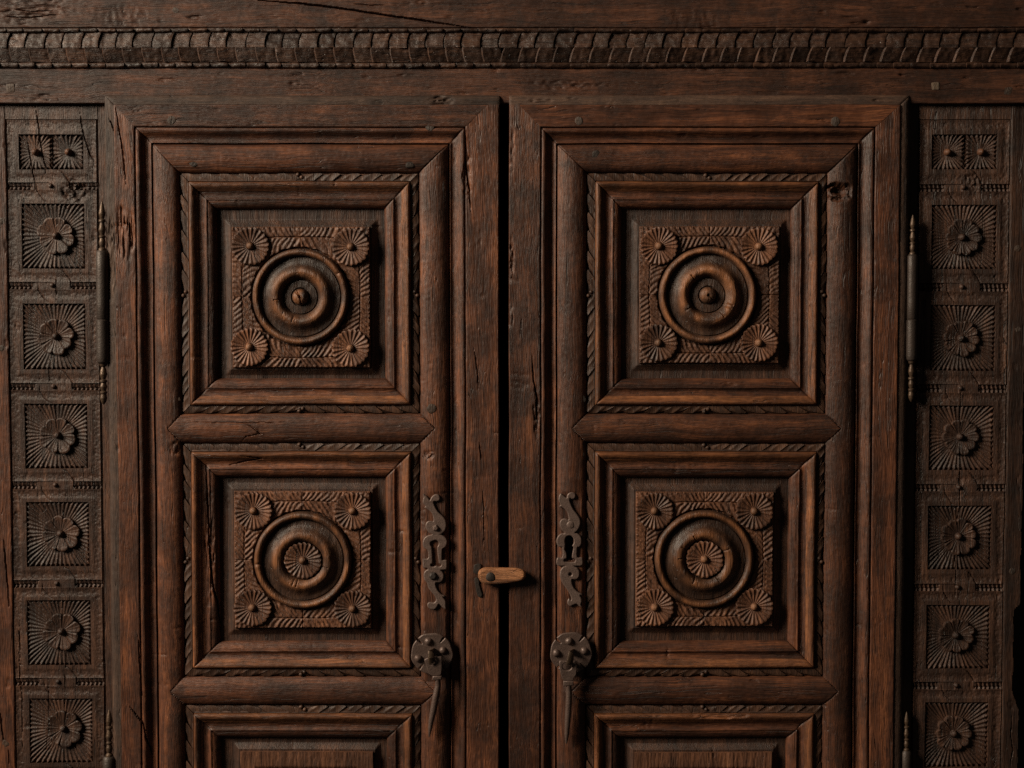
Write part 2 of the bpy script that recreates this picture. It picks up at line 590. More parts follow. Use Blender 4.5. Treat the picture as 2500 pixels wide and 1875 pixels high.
M['strip'] = wood('oak_stile_carving', 'V', (0.021, 0.0108, 0.0074), (0.065, 0.0305, 0.0193), (0.128, 0.058, 0.033), rough=0.44, bump=0.6, pits=0.14, rub=(0.15, 0.07, 0.038), split=0.8)
M['scale'] = wood('oak_cornice', 'H', (0.020, 0.0102, 0.0072), (0.060, 0.0285, 0.018), (0.12, 0.055, 0.031), rough=0.38, bump=0.65, pits=0.13, stain=0.5)
M['edge'] = {a: wood('oak_dusty_edge_' + a, a, (0.03, 0.017, 0.012), (0.076, 0.039, 0.025), (0.145, 0.077, 0.047), rough=0.55, stain=0.4) for a in 'HV'}
M['button'] = wood('pale_turn_button_wood', 'H', (0.09, 0.034, 0.015), (0.34, 0.135, 0.054), (0.48, 0.205, 0.088), rough=0.5, stain=0.28, bump=1.0)
M['leaf'] = wood('oak_leaf_carving', 'V', (0.028, 0.014, 0.009), (0.078, 0.036, 0.021), (0.145, 0.066, 0.036), rough=0.44, bump=0.4, stain=0.3)
M['iron'] = metal('wrought_iron', (0.135, 0.088, 0.072), (0.082, 0.041, 0.029), 0.38, 0.35, 0.5)
M['ironbr'] = metal('brown_iron', (0.16, 0.105, 0.086), (0.105, 0.054, 0.040), 0.44, 0.25, 0.45)
M['brass'] = metal('dull_brass', (0.105, 0.062, 0.037), (0.04, 0.024, 0.017), 0.40, 0.45, 0.7)
M['barrel'] = metal('dark_hinge_iron', (0.050, 0.035, 0.028), (0.048, 0.028, 0.020), 0.44, 0.35, 0.8)
M['nail'] = metal('nail_iron', (0.048, 0.036, 0.031), (0.04, 0.026, 0.018), 0.55, 0.5, 0.5)
M['peg'] = wood('peg_end_grain', 'V', (0.03, 0.018, 0.012), (0.065, 0.036, 0.023), (0.11, 0.06, 0.036), rough=0.5, bump=0.7)
M['pegpale'] = wood('pale_peg_end_grain', 'V', (0.08, 0.05, 0.032), (0.17, 0.11, 0.07), (0.22, 0.15, 0.1), rough=0.6, bump=0.6, stain=0.15)
_m, _nt, _b = nodes_of('shadowed_interior_boards')
_b.inputs['Base Color'].default_value = (0.02, 0.013, 0.01, 1); _b.inputs['Roughness'].default_value = 0.9
_n = add(_nt, 'ShaderNodeTexNoise'); _n.inputs['Scale'].default_value = 30.0
_nt.links.new(ramp(_nt, _n.outputs['Fac'], [(0.3, (0.012, 0.008, 0.006)), (0.7, (0.026, 0.017, 0.012))]), _b.inputs['Base Color'])
M['void'] = _m

# ------------------------------------------------------------------ cracks and old damage
crack([(629, 0), (733, 8), (830, 19), (953, 37), (1030, 48), (1131, 64), (1150, 67)], 2.1, 16)
crack([(860, 8), (905, 12), (940, 11)], 1.2, 5)
crack([(30, 20), (75, 27), (130, 24)], 1.4, 6)
crack([(5, 38), (60, 42), (150, 33)], 1.3, 6)
crack([(86, 254), (92, 290), (96, 331), (100, 370), (108, 398), (113, 430)], 1.7, 12, 0)
crack([(65, 340), (68, 362), (75, 400), (84, 440), (86, 466)], 1.5, 10, 0)
crack([(195, 272), (200, 305), (205, 328), (220, 378), (237, 403)], 1.5, 10, 0)
crack([(35, 255), (36, 290)], 1.2, 6, 0)
crack([(120, 900), (121, 935)], 1.0, 5, 0); crack([(95, 905), (96, 985)], 1.0, 5, 0)
crack([(138, 655), (137, 700), (139, 742)], 1.0, 6, 0)
crack([(48, 1500), (48, 1650), (52, 1700), (54, 1875)], 1.2, 8, 0)
crack([(160, 1590), (158, 1700), (156, 1720)], 1.1, 7, 0)
crack([(117, 1655), (118, 1760), (106, 1860)], 1.0, 6, 0)
crack([(285, 266), (292, 310), (299, 347), (305, 405), (310, 451)], 1.5, 9)
crack([(267, 289), (274, 303), (281, 320)], 1.4, 7)
crack([(305, 520), (306, 545), (318, 548), (320, 600)], 1.6, 9)
crack([(316, 1721), (336, 1745), (351, 1763), (358, 1800), (374, 1852)], 1.6, 10)
crack([(339, 1550), (343, 1620), (349, 1700)], 1.3, 7)
crack([(8, 1312), (15, 1390), (19, 1435), (23, 1486)], 1.8, 11, 0)
crack([(0, 1740), (5, 1790), (10, 1813)], 1.9, 11, 0); crack([(20, 1822), (21, 1875)], 1.2, 8, 0)
crack([(2347, 918), (2345, 986), (2344, 1100), (2343, 1240), (2335, 1300), (2333, 1428), (2332, 1480)], 1.7, 11, 0)
crack([(2470, 1750), (2468, 1800), (2474, 1830), (2466, 1875)], 1.5, 8, 0)
crack([(1138, 320), (1138, 405), (1146, 463), (1150, 517)], 2.0, 9)
damage(1141, 430, 9, 45, 6, 6, 14)
crack([(1298, 862), (1302, 928), (1310, 970), (1310, 1047)], 1.7, 9)
damage(1309, 1010, 7, 50, 6, 5, 12)
crack([(1157, 850), (1165, 900), (1168, 960)], 1.2, 7); crack([(1170, 1080), (1175, 1120)], 1.3, 7)
crack([(1180, 1190), (1182, 1290), (1180, 1340)], 1.2, 6)
crack([(592, 1032), (614, 1040), (637, 1059), (601, 1065), (588, 1079)], 1.2, 6, 28)
crack([(470, 1031), (560, 1031), (700, 1032)], 1.0, 4, 28)
crack([(1470, 1245), (1472, 1330)], 1.0, 5)
crack([(906, 1166), (905, 1205), (907, 1300), (905, 1420)], 2.2, 14, 0)
crack([(503, 1130), (507, 1220), (512, 1330), (519, 1420), (530, 1470), (536, 1540)], 2.4, 14, 10)
crack([(590, 1112), (640, 1118), (590, 1128), (560, 1136)], 1.8, 8, 14)
damage(512, 1330, 10, 120, 7, 6, 60, 10)
damage(60, 14, 95, 30, 7, 24, 7)
damage(296, 40, 55, 28, 2.5, 5, 16)
damage(1690, 50, 60, 25, 2, 5, 25)
damage(302, 570, 28, 60, 6, 5, 60)
damage(274, 640, 12, 90, 4, 9, 30)
damage(178, 467, 30, 26, 9, 8, 8, 0)
damage(2378, 448, 22, 20, 6, 6, 8, 0)
damage(1247, 630, 8, 40, 9, 6, 16); damage(1246, 765, 7, 30, 8, 6, 14); damage(1247, 370, 7, 60, 5, 6, 14)
damage(1390, 205, 70, 10, 4, 10, 6)
damage(1080, 246, 26, 9, 8, 12, 7)
damage(2050, 467, 26, 19, 17, 14, 12)
damage(430, 1096, 14, 14, 4, 6, 6, 28); damage(1046, 1110, 13, 10, 6, 5, 5, 28)
damage(1260, 940, 26, 10, 3, 20, 6); damage(1265, 915, 22, 4, 3, 20, 5)
damage(1760, 1747, 60, 6, 7, 30, 6)
damage(1060, 1280, 34, 60, 2.5, 7, 9, 26); damage(1060, 1480, 30, 60, 2, 7, 9, 26)

# small dents, worm tracks and lost slivers, everywhere
for _ in range(150):
    px, py = random.uniform(280, 2200), random.uniform(240, 1880)
    if random.random() < 0.5:
        damage(px, py, random.uniform(2, 5), random.uniform(5, 18), random.uniform(1, 3.2), 5, 9)
    else:
        damage(px, py, random.uniform(5, 20), random.uniform(2, 5), random.uniform(1, 3.2), 9, 5)
for _ in range(50):
    damage(random.uniform(0, 2500), random.choice((random.uniform(0, 66), random.uniform(170, 250))), random.uniform(5, 26), random.uniform(2, 6), random.uniform(1.5, 4.5), 12, 4)
for _ in range(60):
    damage(random.choice((random.uniform(10, 260), random.uniform(2230, 2490))), random.uniform(260, 1875), random.uniform(3, 9), random.uniform(4, 16), random.uniform(1.5, 4), 5, 9, 0)

# ------------------------------------------------------------------ the setting behind
def box(name, x0, x1, y0, y1, h0, h1, mat, kind=None, parent=None):
    P = np.array([(x, y, h) for h in (h0, h1) for y in (y0, y1) for x in (x0, x1)], float)
    Fq = np.array([(4, 6, 7, 5), (0, 1, 3, 2), (0, 4, 5, 1), (2, 3, 7, 6), (0, 2, 6, 4), (1, 5, 7, 3)])
    return build(name, to_world(P), Fq, mat, parent, 30.0, kind)

# the inside of the carcass, closed on every side but the front
_P = np.array([(x, y, h) for h in (-760, -72) for y in (60, W_BOT) for x in (-40, 2470)], float)
build('interior', to_world(_P), np.array([(0, 2, 3, 1), (0, 1, 5, 4), (2, 6, 7, 3), (0, 4, 6, 2), (1, 3, 7, 5)]), M['void'], None, 30.0, 'structure')
box('wall', -4000, 6500, -2500, W_BOT + 2000, -900, -860, M['void'], 'structure')

# ------------------------------------------------------------------ cabinet frame
frame = thing('wardrobe', 'old dark carved oak wardrobe with scaled cornice, flower squares and two panelled doors', 'wardrobe', 1250, W_BOT, -40)
FB = -120.0    # back of the frame timbers
XL = -130.0
XR = pl(2499, 1200, 0)[0]
HB = 14.0      # face of the beam

def ylev(py, h): return pl(1250, py, h)[1]

yb0, yb1 = ylev(68, HB), ylev(167, HB)
beam_top = board('top_board', XL, XR + 60, W_TOP, yb0, HB + 3, 'H', M['beamH'], frame, FB, (0, 0, 0, 3))
frz_bot = ylev(252, HB)
frieze = board('frieze_board', XL, XR + 60, yb1, frz_bot, HB, 'H', M['beamH'], frame, FB, (0, 0, 2, 2))

# cornice: a sawn ridge carved into four rows of overlapping scales
ys = [ylev(68, 14), ylev(80.5, 14), ylev(116, 22), ylev(151.5, 14), ylev(167, 14)]
back = board('cornice_moulding', XL, XR + 60, ys[0], ys[4], 9, 'H', M['scale'], frame, FB, (0, 0, 0, 0), along=30, across=8)
XM = pl(1231, 100, 20)[0]

def scale_tile(row, xa, xb, right):
    """one scale of the cornice between two step edges"""
    ya, yb = ys[row], ys[row + 1]
    nq, np_ = 13, 13
    q = np.linspace(0, 1, nq)[:, None]; p = np.linspace(0, 1, np_)[None, :]
    Q = q + 0 * p; Pp = p + 0 * q
    if row == 1:
        lean = (5.5 * (1 - q) + 3.0 * (2 * q - 1) ** 2) if not right else (10 * (1 - q) - 2 + 3.0 * (2 * q - 1) ** 2)
    elif row == 2:
        lean = (5.5 * q + 1.5 * (2 * q - 1) ** 2) if not right else (8 - 10 * q + 1.5 * (2 * q - 1) ** 2)
    else:
        e = np.sqrt(np.clip(1 - (2 * q - 1) ** 2, 0, 1))
        lean = 5.0 * e if not right else -5.0 * e
    X = xa + (xb - xa) * Pp + lean
    Y = ya + (yb - ya) * Q + 0.9 * vn(X / 19.0, Q * 2 + row)
    if row == 1:
        H = 13 + 9 * Q ** 1.1 + random.uniform(3.0, 5.2) * (Pp ** 1.2) - 1.0
    elif row == 2:
        H = 22 - 6 * Q ** 1.2 + 6.5 * np.clip(1 - Pp, 0, 1) ** 1.2 * np.clip(Pp / 0.07, 0.0, 1) * random.uniform(0.7, 1.35) - 1.0
    else:
        e = np.sqrt(np.clip(1 - (2 * Q - 1) ** 2, 0, 1))
        k = Pp if not right else 1 - Pp
        H = 11.0 + 7.5 * e + 4.2 * k ** 1.3 * e
    H = H + 2.2 * fbm(X / 9.0, Y / 9.0, 3) + random.uniform(-0.9, 0.9) + random.uniform(-1.6, 1.6) * (Q - 0.5) - (random.random() < 0.12) * 4.0 * np.clip(0.5 - np.hypot(Pp - random.random(), Q - random.random()), 0, 1)
    eo = np.minimum(np.minimum(Pp, 1 - Pp) * (xb - xa), 99)
    H = H - 0.9 * np.clip(1 - eo / 1.6, 0, 1)
    return grid('scale' if row in (1, 2) else 'bead_scale', np.stack([X, Y, H], -1), M['scale'], back, 7.0, sharp=45)

for row, pitch, ph in ((0, 43.5, 30), (1, 44.0, 35), (2, 44.4, 38), (3, 43.0, 20)):
    x = XL + ph % pitch - 3
    edges = [x]
    while edges[-1] < XR + 45:
        st = pitch + random.uniform(-4.5, 4.5)
        nx = edges[-1] + st
        if row in (0, 3) and edges[-1] < XM < nx:
            nx = XM
        edges.append(nx)
    for xa, xb in zip(edges[:-1], edges[1:]):
        scale_tile(row, xa, xb, (xa + xb) / 2 > XM)

# pegs in the frieze
def peg(parent, px, py, r, h, mat, square=False, rot=0.0, proud=1.5, name='peg'):
    x, y = pl(px, py, h)
    def Rf(T):
        T = T + rot
        if square:
            c = np.maximum(np.abs(np.cos(T)), np.abs(np.sin(T)))
            return np.minimum(r / c, r * 1.28)
        return r * (1 + 0.06 * np.sin(2 * T + px) + 0.04 * np.sin(5 * T + py))
    def hf(R, T, rr):
        return h + proud - 1.2 * R ** 4 + 0.6 * fbm(rr * np.cos(T) / 4 + px, rr * np.sin(T) / 4 + py, 2) - 2.2 * np.clip((R - 0.93) / 0.07, 0, 1)
    return polar(name, x, y, hf, Rf, mat, parent, 10, 28, h - 8)

peg(frieze, 26, 215, 11, HB, M['peg'], True, 0.05)
peg(frieze, 2284, 209, 10, HB, M['pegpale'], True, 0.08)
peg(frieze, 2462, 222, 11, HB, M['peg'], True, -0.05, 0.6)
peg(frieze, 428, 25, 9, HB + 3, M['peg'], False, 0, 0.5)

# ------------------------------------------------------------------ carved stiles of the frame
def carved_stile(side):
    L = side == 'L'
    if L:
        bx = [(14, 300), (24, 900), (30, 1240), (39, 1870)]
        bx2 = [(236, 300), (245, 900), (247.5, 1240), (256, 1870)]
        sq = [(53, 207, 497, 655), (57, 208, 741, 901), (60, 213, 985, 1143), (64, 217, 1226, 1383), (67, 222, 1466, 1624), (72, 227, 1706, 1863)]
        dbl = (46, 204, 328, 413, 127)
        ch = [(445, 463), (688, 706), (935, 952), (1175, 1194), (1416, 1435), (1656, 1675)]
        fl = [(135, 574), (135, 820), (138, 1062), (145, 1304), (148, 1543.5), (152, 1781)]
    else:
        bx = [(2244.5, 300), (2235, 1240), (2227, 1870)]
        bx2 = [(2465, 300), (2455.5, 1240), (2443, 1870)]
        sq = [(2273, 2433, 500, 656), (2272, 2429, 745, 905), (2268, 2426, 991, 1148), (2264.6, 2420, 1235, 1390), (2261, 2415, 1477, 1633), (2257, 2410, 1716, 1872)]
        dbl = (2275, 2433.5, 328, 413, 2355.6)
        ch = [(449.5, 467), (691, 711), (939, 959), (1182.5, 1200), (1425, 1443), (1666, 1684)]
        fl = [(2350.6, 579), (2348.7, 826.5), (2345, 1067.6), (2342, 1310), (2336, 1553), (2330.5, 1793)]
    x0 = float(np.mean([pl(x, y)[0] for x, y in bx])); x1 = float(np.mean([pl(x, y)[0] for x, y in bx2]))
    SQ = []
    for a, b, c, d in sq:
        X0, Y0 = pl(a, (c + d) / 2)[0], pl(1250, c)[1]
        X1, Y1 = pl(b, (c + d) / 2)[0], pl(1250, d)[1]
        SQ.append([X0, X1, Y0, Y1])
    mx0 = float(np.mean([s[0] for s in SQ])); mx1 = float(np.mean([s[1] for s in SQ]))
    for s in SQ:
        s[0] = 0.5 * s[0] + 0.5 * mx0; s[1] = 0.5 * s[1] + 0.5 * mx1
    d0 = [pl(dbl[0], 370)[0], pl(dbl[1], 370)[0], pl(1250, dbl[2])[1], pl(1250, dbl[3])[1]]
    dm = pl(dbl[4], 370)[0]
    # one more module hidden just below the view
    SQ.append([SQ[-1][0], SQ[-1][1], SQ[-1][3] + 83, min(W_BOT - 6, SQ[-1][3] + 83 + 158)])
    CH = [(pl(1250, a)[1], pl(1250, b)[1]) for a, b in ch]
    CH.append((SQ[-2][3] + 32, SQ[-2][3] + 50))
    ytop = frz_bot - 6
    ybx = pl(1250, 291)[1]
    boxes = [d0] + SQ
    xc = (x0 + x1) / 2

    # incised straps between the squares
    for k, (c0, c1) in enumerate(CH):
        yb = boxes[k][3]; yt = boxes[k + 1][2]
        w = x1 - x0
        up = [(x0 + .562 * w, yb + 1), (x0 + .62 * w, yb + 9), (x0 + .665 * w, yb + 22), (x0 + .69 * w, c0 - 2), (x0 + .69 * w, c1)]
        lo = [(x0 + .33 * w, c0), (x0 + .33 * w, c1 + 2), (x0 + .365 * w, c1 + 15), (x0 + .41 * w, yt - 7), (x0 + .455 * w, yt - 1)]
        CRACKS.append((np.array(up), 1.5, 4.0)); CRACKS.append((np.array(lo), 1.4, 3.2))

    ex = [x0, x1, xc]
    for s in boxes:
        ex += [s[0], s[1]]
    ey = [ybx]
    for s in boxes:
        ey += [s[2], s[3]]
    for c in CH:
        ey += [c[0], c[1]]
    xa, xb = x0 - 2, x1 + 2
    def hf(X, Y):
        H = np.zeros(X.shape)
        w = x1 - x0
        inside = (X > x0) & (X < x1) & (Y > ybx)
        # nearest module box
        cov = np.zeros(X.shape)
        for k, s in enumerate(boxes):
            top = ybx if k == 0 else CH[k - 1][1]
            bot = CH[k][0] if k < len(CH) else W_BOT
            inm = inside & (Y > top) & (Y < bot)
            dx = np.maximum(np.maximum(s[0] - X, X - s[1]), 0); dy = np.maximum(np.maximum(s[2] - Y, Y - s[3]), 0)
            d = np.maximum(dx, dy)
            lim = np.where(dx > dy, np.where(X < xc, s[0] - x0, x1 - s[1]), np.where(Y < (s[2] + s[3]) / 2, s[2] - top, bot - s[3]))
            t = np.clip(d / np.maximum(lim, 8), 0, 1)
            prof = -1.7 * np.sin(np.clip((t - 0.30) / 0.68, 0, 1) * math.pi)
            cov = np.where(inm, prof, cov)
            H = np.where((d <= 0) & inside, -14.0, H)
        H = H + cov
        # punched ground in the coves
        H = H + np.where(cov < -0.7, 2.0 * np.clip(fbm(X / 4.2, Y / 4.2, 2), -1, 0.15), 0)
        # tooth bands
        for c0, c1 in CH:
            m = (Y > c0) & (Y < c1) & inside
            fx = (X - x0) / w
            tooth = m & ((fx < 0.285 - 0.02 * (Y - c0) / 18) | (fx > 0.70))
            ph = (X - x0) / 10.6 - 0.25 * np.sin((Y - c0) / (c1 - c0) * math.pi)
            f = ph - np.floor(ph)
            yy = (Y - c0) / (c1 - c0)
            up = -6.0 + 6.2 * (1 - f) ** 1.1 * np.clip(f / 0.15, 0, 1)
            dn = -7.0 + 7.0 * np.clip(1 - np.abs(f - 0.5) * 2.4, 0, 1) * np.clip((yy - 0.5) * 2.6, 0, 1)
            H = np.where(tooth, np.where(yy < 0.56, up, dn), H)
            # strap between the bands stands a little proud of the sunk line above it
            H = np.where(m & ~tooth & (fx < 0.47), -1.5, H)
        # sawn line along the strip
        for xe in (x0, x1):
            H = H - 4.5 * np.clip(1.3 - np.abs(X - xe) / 1.4, 0, 1) * (Y > ybx)
        H = H - 3.0 * np.clip(1.3 - np.abs(Y - ybx) / 1.3, 0, 1) * inside
        return H
    st = hfield('carved_stile', lines(xa, xb, 2.0, ex), lines(ytop, W_BOT, 2.2, ey), hf, M['strip'], frame, FB, 'V', 0.8)

    # balls at the end of the straps
    for k, (c0, c1) in enumerate(CH[:-1]):
        bxp = x0 + (x1 - x0) * 0.485
        bb = polar('ball', bxp, (c0 + c1) / 2 - 1, lambda R, T, rr: -3 + 9.0 * np.sqrt(np.clip(1 - R * R, 0, 1)), lambda T: 6.8 + 0 * T, M['strip'], st, 9, 20, -7)
    # sunk squares with gouged rays
    for k, s in enumerate(boxes):
        if k == 0:
            subs = [(s[0], dm - 2, s[2], s[3]), (dm + 2, s[1], s[2], s[3])]
        else:
            subs = [tuple(s)]
        for (a, b, c, d) in subs:
            cx, cy = (a + b) / 2, (c + d) / 2
            if k and k <= 6:
                fx, fy = pl(fl[k - 1][0], fl[k - 1][1], 6)
                cx, cy = fx - 2, fy
            n = 26 if k == 0 else 50
            n += random.choice((-2, 0, 2))
            rot = random.uniform(0, 1)
            def sqf(X, Y, a=a, b=b, c=c, d=d, cx=cx, cy=cy, n=n, rot=rot, k=k):
                T = np.arctan2(Y - cy, X - cx)
                # even spacing along the square's edge rather than by angle
                q = T / (math.pi / 2)
                e = np.tan((q - np.round(q)) * math.pi / 2)
                q = np.round(q) + 0.5 * (0.65 * e + 0.35 * (q - np.round(q)) * 2)
                f = q * n / 4 + rot
                ff = f - np.floor(f)
                jit = vn(np.floor(f) * 3.7, np.floor(f) * 0 + k * 5.1)
                r = np.hypot(X - cx, Y - cy)
                de = np.minimum(np.minimum(X - a, b - X), np.minimum(Y - c, d - Y))
                rm = (b - a) / 2
                A = (0.1 + 3.3 * np.clip((r / rm - 0.25) / 0.9, 0, 1.2) ** 1.1) * (1 + 0.8 * jit)
                gouge = 0.5 + 0.5 * np.cos(2 * math.pi * ff)
                bowl = np.clip(np.maximum(np.abs(X - cx) / ((b - a) / 2), np.abs(Y - cy) / ((d - c) / 2)), 0, 1.1)
                H = -7.5 + 5.0 * bowl ** 1.6 + 0.8 * jit + A * (gouge - 0.5)
                lip = 4.8 * (1 - np.abs(2 * ff - 1) ** 2) + 0.6
                H = H - 3.4 * np.clip((lip - de) / 2.0, 0, 1)
                return H
            P_sq = hfield('flower_square' if k else 'ray_square', lines(a - 0.3, b + 0.3, 1.45), lines(c - 0.3, d + 0.3, 1.45), sqf, M['strip'], frame, -24, 'V', 0.6, sharp=50)
            # flower or boss in the middle
            if k == 0:
                polar('boss', cx, cy, lambda R, T, rr: -6 + 13.0 * np.sqrt(np.clip(1 - R * R, 0, 1)), lambda T: 9.0 + 0 * T, M['carve'], P_sq, 9, 24, -12)
            else:
                flower(P_sq, fx if k <= 6 else cx, fy if k <= 6 else cy, random.uniform(43.5, 46))
    return x0, x1

BOSS_RUB = lambda rr: 0.55 * np.clip((9.5 - rr) / 2.0, 0, 1)

def flower(parent, cx, cy, r):
    n = 8 if cx < 1000 else 10
    rot = random.uniform(-0.25, 0.25) - math.pi / 2
    lob = np.array([random.uniform(0.93, 1.06) for _ in range(n)])
    wn = np.array([random.uniform(-0.6, 0.6) for _ in range(n)])
    def fr(T):
        u = ((T - rot) / (2 * math.pi) * n) % n
        return u, u - np.floor(u)
    def Rf(T):
        u, f = fr(T)
        return r * lob[np.floor(u).astype(int) % n] * (0.80 + 0.20 * np.sqrt(np.clip(np.sin(math.pi * f), 0, 1)))
    def hf(R, T, rr):
        u, f = fr(T)
        g = (u * 2) % 1.0
        pet = -4.6 * np.clip(R * 1.2, 0, 1) * np.clip((np.abs(2 * f - 1) - 0.72) / 0.28, 0, 1) ** 1.2
        vein = 2.4 * R * (np.abs(2 * f - 1) ** 1.3 - 0.4) + 1.1 * R * np.clip(1 - np.abs(2 * f - 1) / 0.18, 0, 1)
        h = -2.5 + 7.0 * R ** 1.5 + pet * (0.85 + 0.5 * (wn[np.floor(u).astype(int) % n])) + vein + 1.0 * wn[np.floor(u).astype(int) % n] * R
        h = h - 1.5 * np.clip((R - 0.93) / 0.07, 0, 1)
        b = np.clip(1 - (rr / 8.6) ** 2, 0, 1)
        return h + np.where(rr < 8.6, 1 + 11.5 * np.sqrt(b), 0)
    return polar('flower', cx, cy, hf, Rf, M['strip'], parent, 30, 176, -13, sharp=50)

sxL = carved_stile('L')
sxR = carved_stile('R')

# plain timber either side of the carving
doorL0 = pl(266, 900, 4)[0]; doorR1 = pl(2211, 900, 4)[0]
yfs = frz_bot - 6
board('outer_stile', XL, sxL[0] - 2.6, yfs, W_BOT, 0.6, 'V', M['plainV'], frame, FB, (0, 1.5, 0, 0))
board('inner_stile', sxL[1] + 2.6, doorL0 + 22, yfs, W_BOT, -1.0, 'V', M['darkV'], frame, FB, (1.5, 0, 0, 0))
def notch(X, Y):
    e = np.zeros(X.shape)
    lim = XR - 3 - 15 * np.clip((Y - 1478) / 16, 0, 1) * np.clip((1738 - Y) / 45, 0, 1) - 4 * np.clip((Y - 1640) / 20, 0, 1) * np.clip((1760 - Y) / 45, 0, 1) + 3.0 * vn(Y / 22.0, Y * 0)
    return np.where(X > lim, -115.0, 0.0)
board('outer_stile', sxR[1] + 2.6, XR + 12, yfs, W_BOT, 0.6, 'V', M['darkV'], frame, FB, (1.5, 0, 0, 0), extra=notch)
board('inner_stile', doorR1 - 22, sxR[0] - 2.6, yfs, W_BOT, -1.0, 'V', M['darkV'], frame, FB, (0, 1.5, 0, 0))
for px, py, r in ((13, 1815, 10), (3, 540, 9), (4, 850, 8)):
    peg(frame, px, py, r, 0.6, M['peg'], proud=1.0)
for px, py, r in ((2473, 1394, 9), (2484, 605, 9), (2485, 803, 9)):
    peg(frame, px, py, r, 0.6, M['peg'], proud=1.0)

# ------------------------------------------------------------------ doors
def roll_extra(keyhole=None, flat=None, pit=None):
    def f(X, Y, H):
        if flat is not None:
            y0, y1, lim = flat
            k = np.clip((Y - y0) / 18, 0, 1) * np.clip((y1 - Y) / 18, 0, 1)
            H = np.where(H > lim, H - (H - lim) * k, H)
        if keyhole is not None:
            kx, ky = keyhole
            m = ((np.abs(X - kx) < 8.5) & (Y > ky - 26) & (Y < ky + 33))
            H = np.where(m, -45.0, H)
        if pit is not None:
            for (qx, qy, rx, ry, dp) in pit:
                d = np.hypot((X - qx) / rx, (Y - qy) / ry) + 0.35 * fbm(X / 9.0, Y / 9.0, 2)
                H = H - dp * np.clip(1.4 - d * 1.4, 0, 1)
        return H
    return f

P_EDGE = [(0, 2), (0.5, 10)] + arc(1, 22, 13, 24.5, 'cove', 8) + [(25, 25.0)]
P_STILE_OUT = [(25.2, 23.5), (26.2, 27.2), (28, 28)]
P_BEAD = [(0, 26), (0.9, 21.5), (1.8, 22), (3, 25), (5, 26.8), (8, 27.2), (11, 26.4), (14, 24.2), (17, 21.2)]
P_COVE = [(19.5, 18.6), (22.5, 16.2), (26, 14.4), (30, 13.6), (34, 14.6), (36.6, 16.6), (37.6, 16.8), (38.6, 15.0), (39.0, -4), (40.3, -4)]
P_FRAME = P_BEAD + P_COVE
P_ROLL = lambda w: [(0, -2)] + [(v, h) for v, h in arc(0.2, w - 0.2, 9, 28.5, 'roll', 34)] + [(w, -2)]

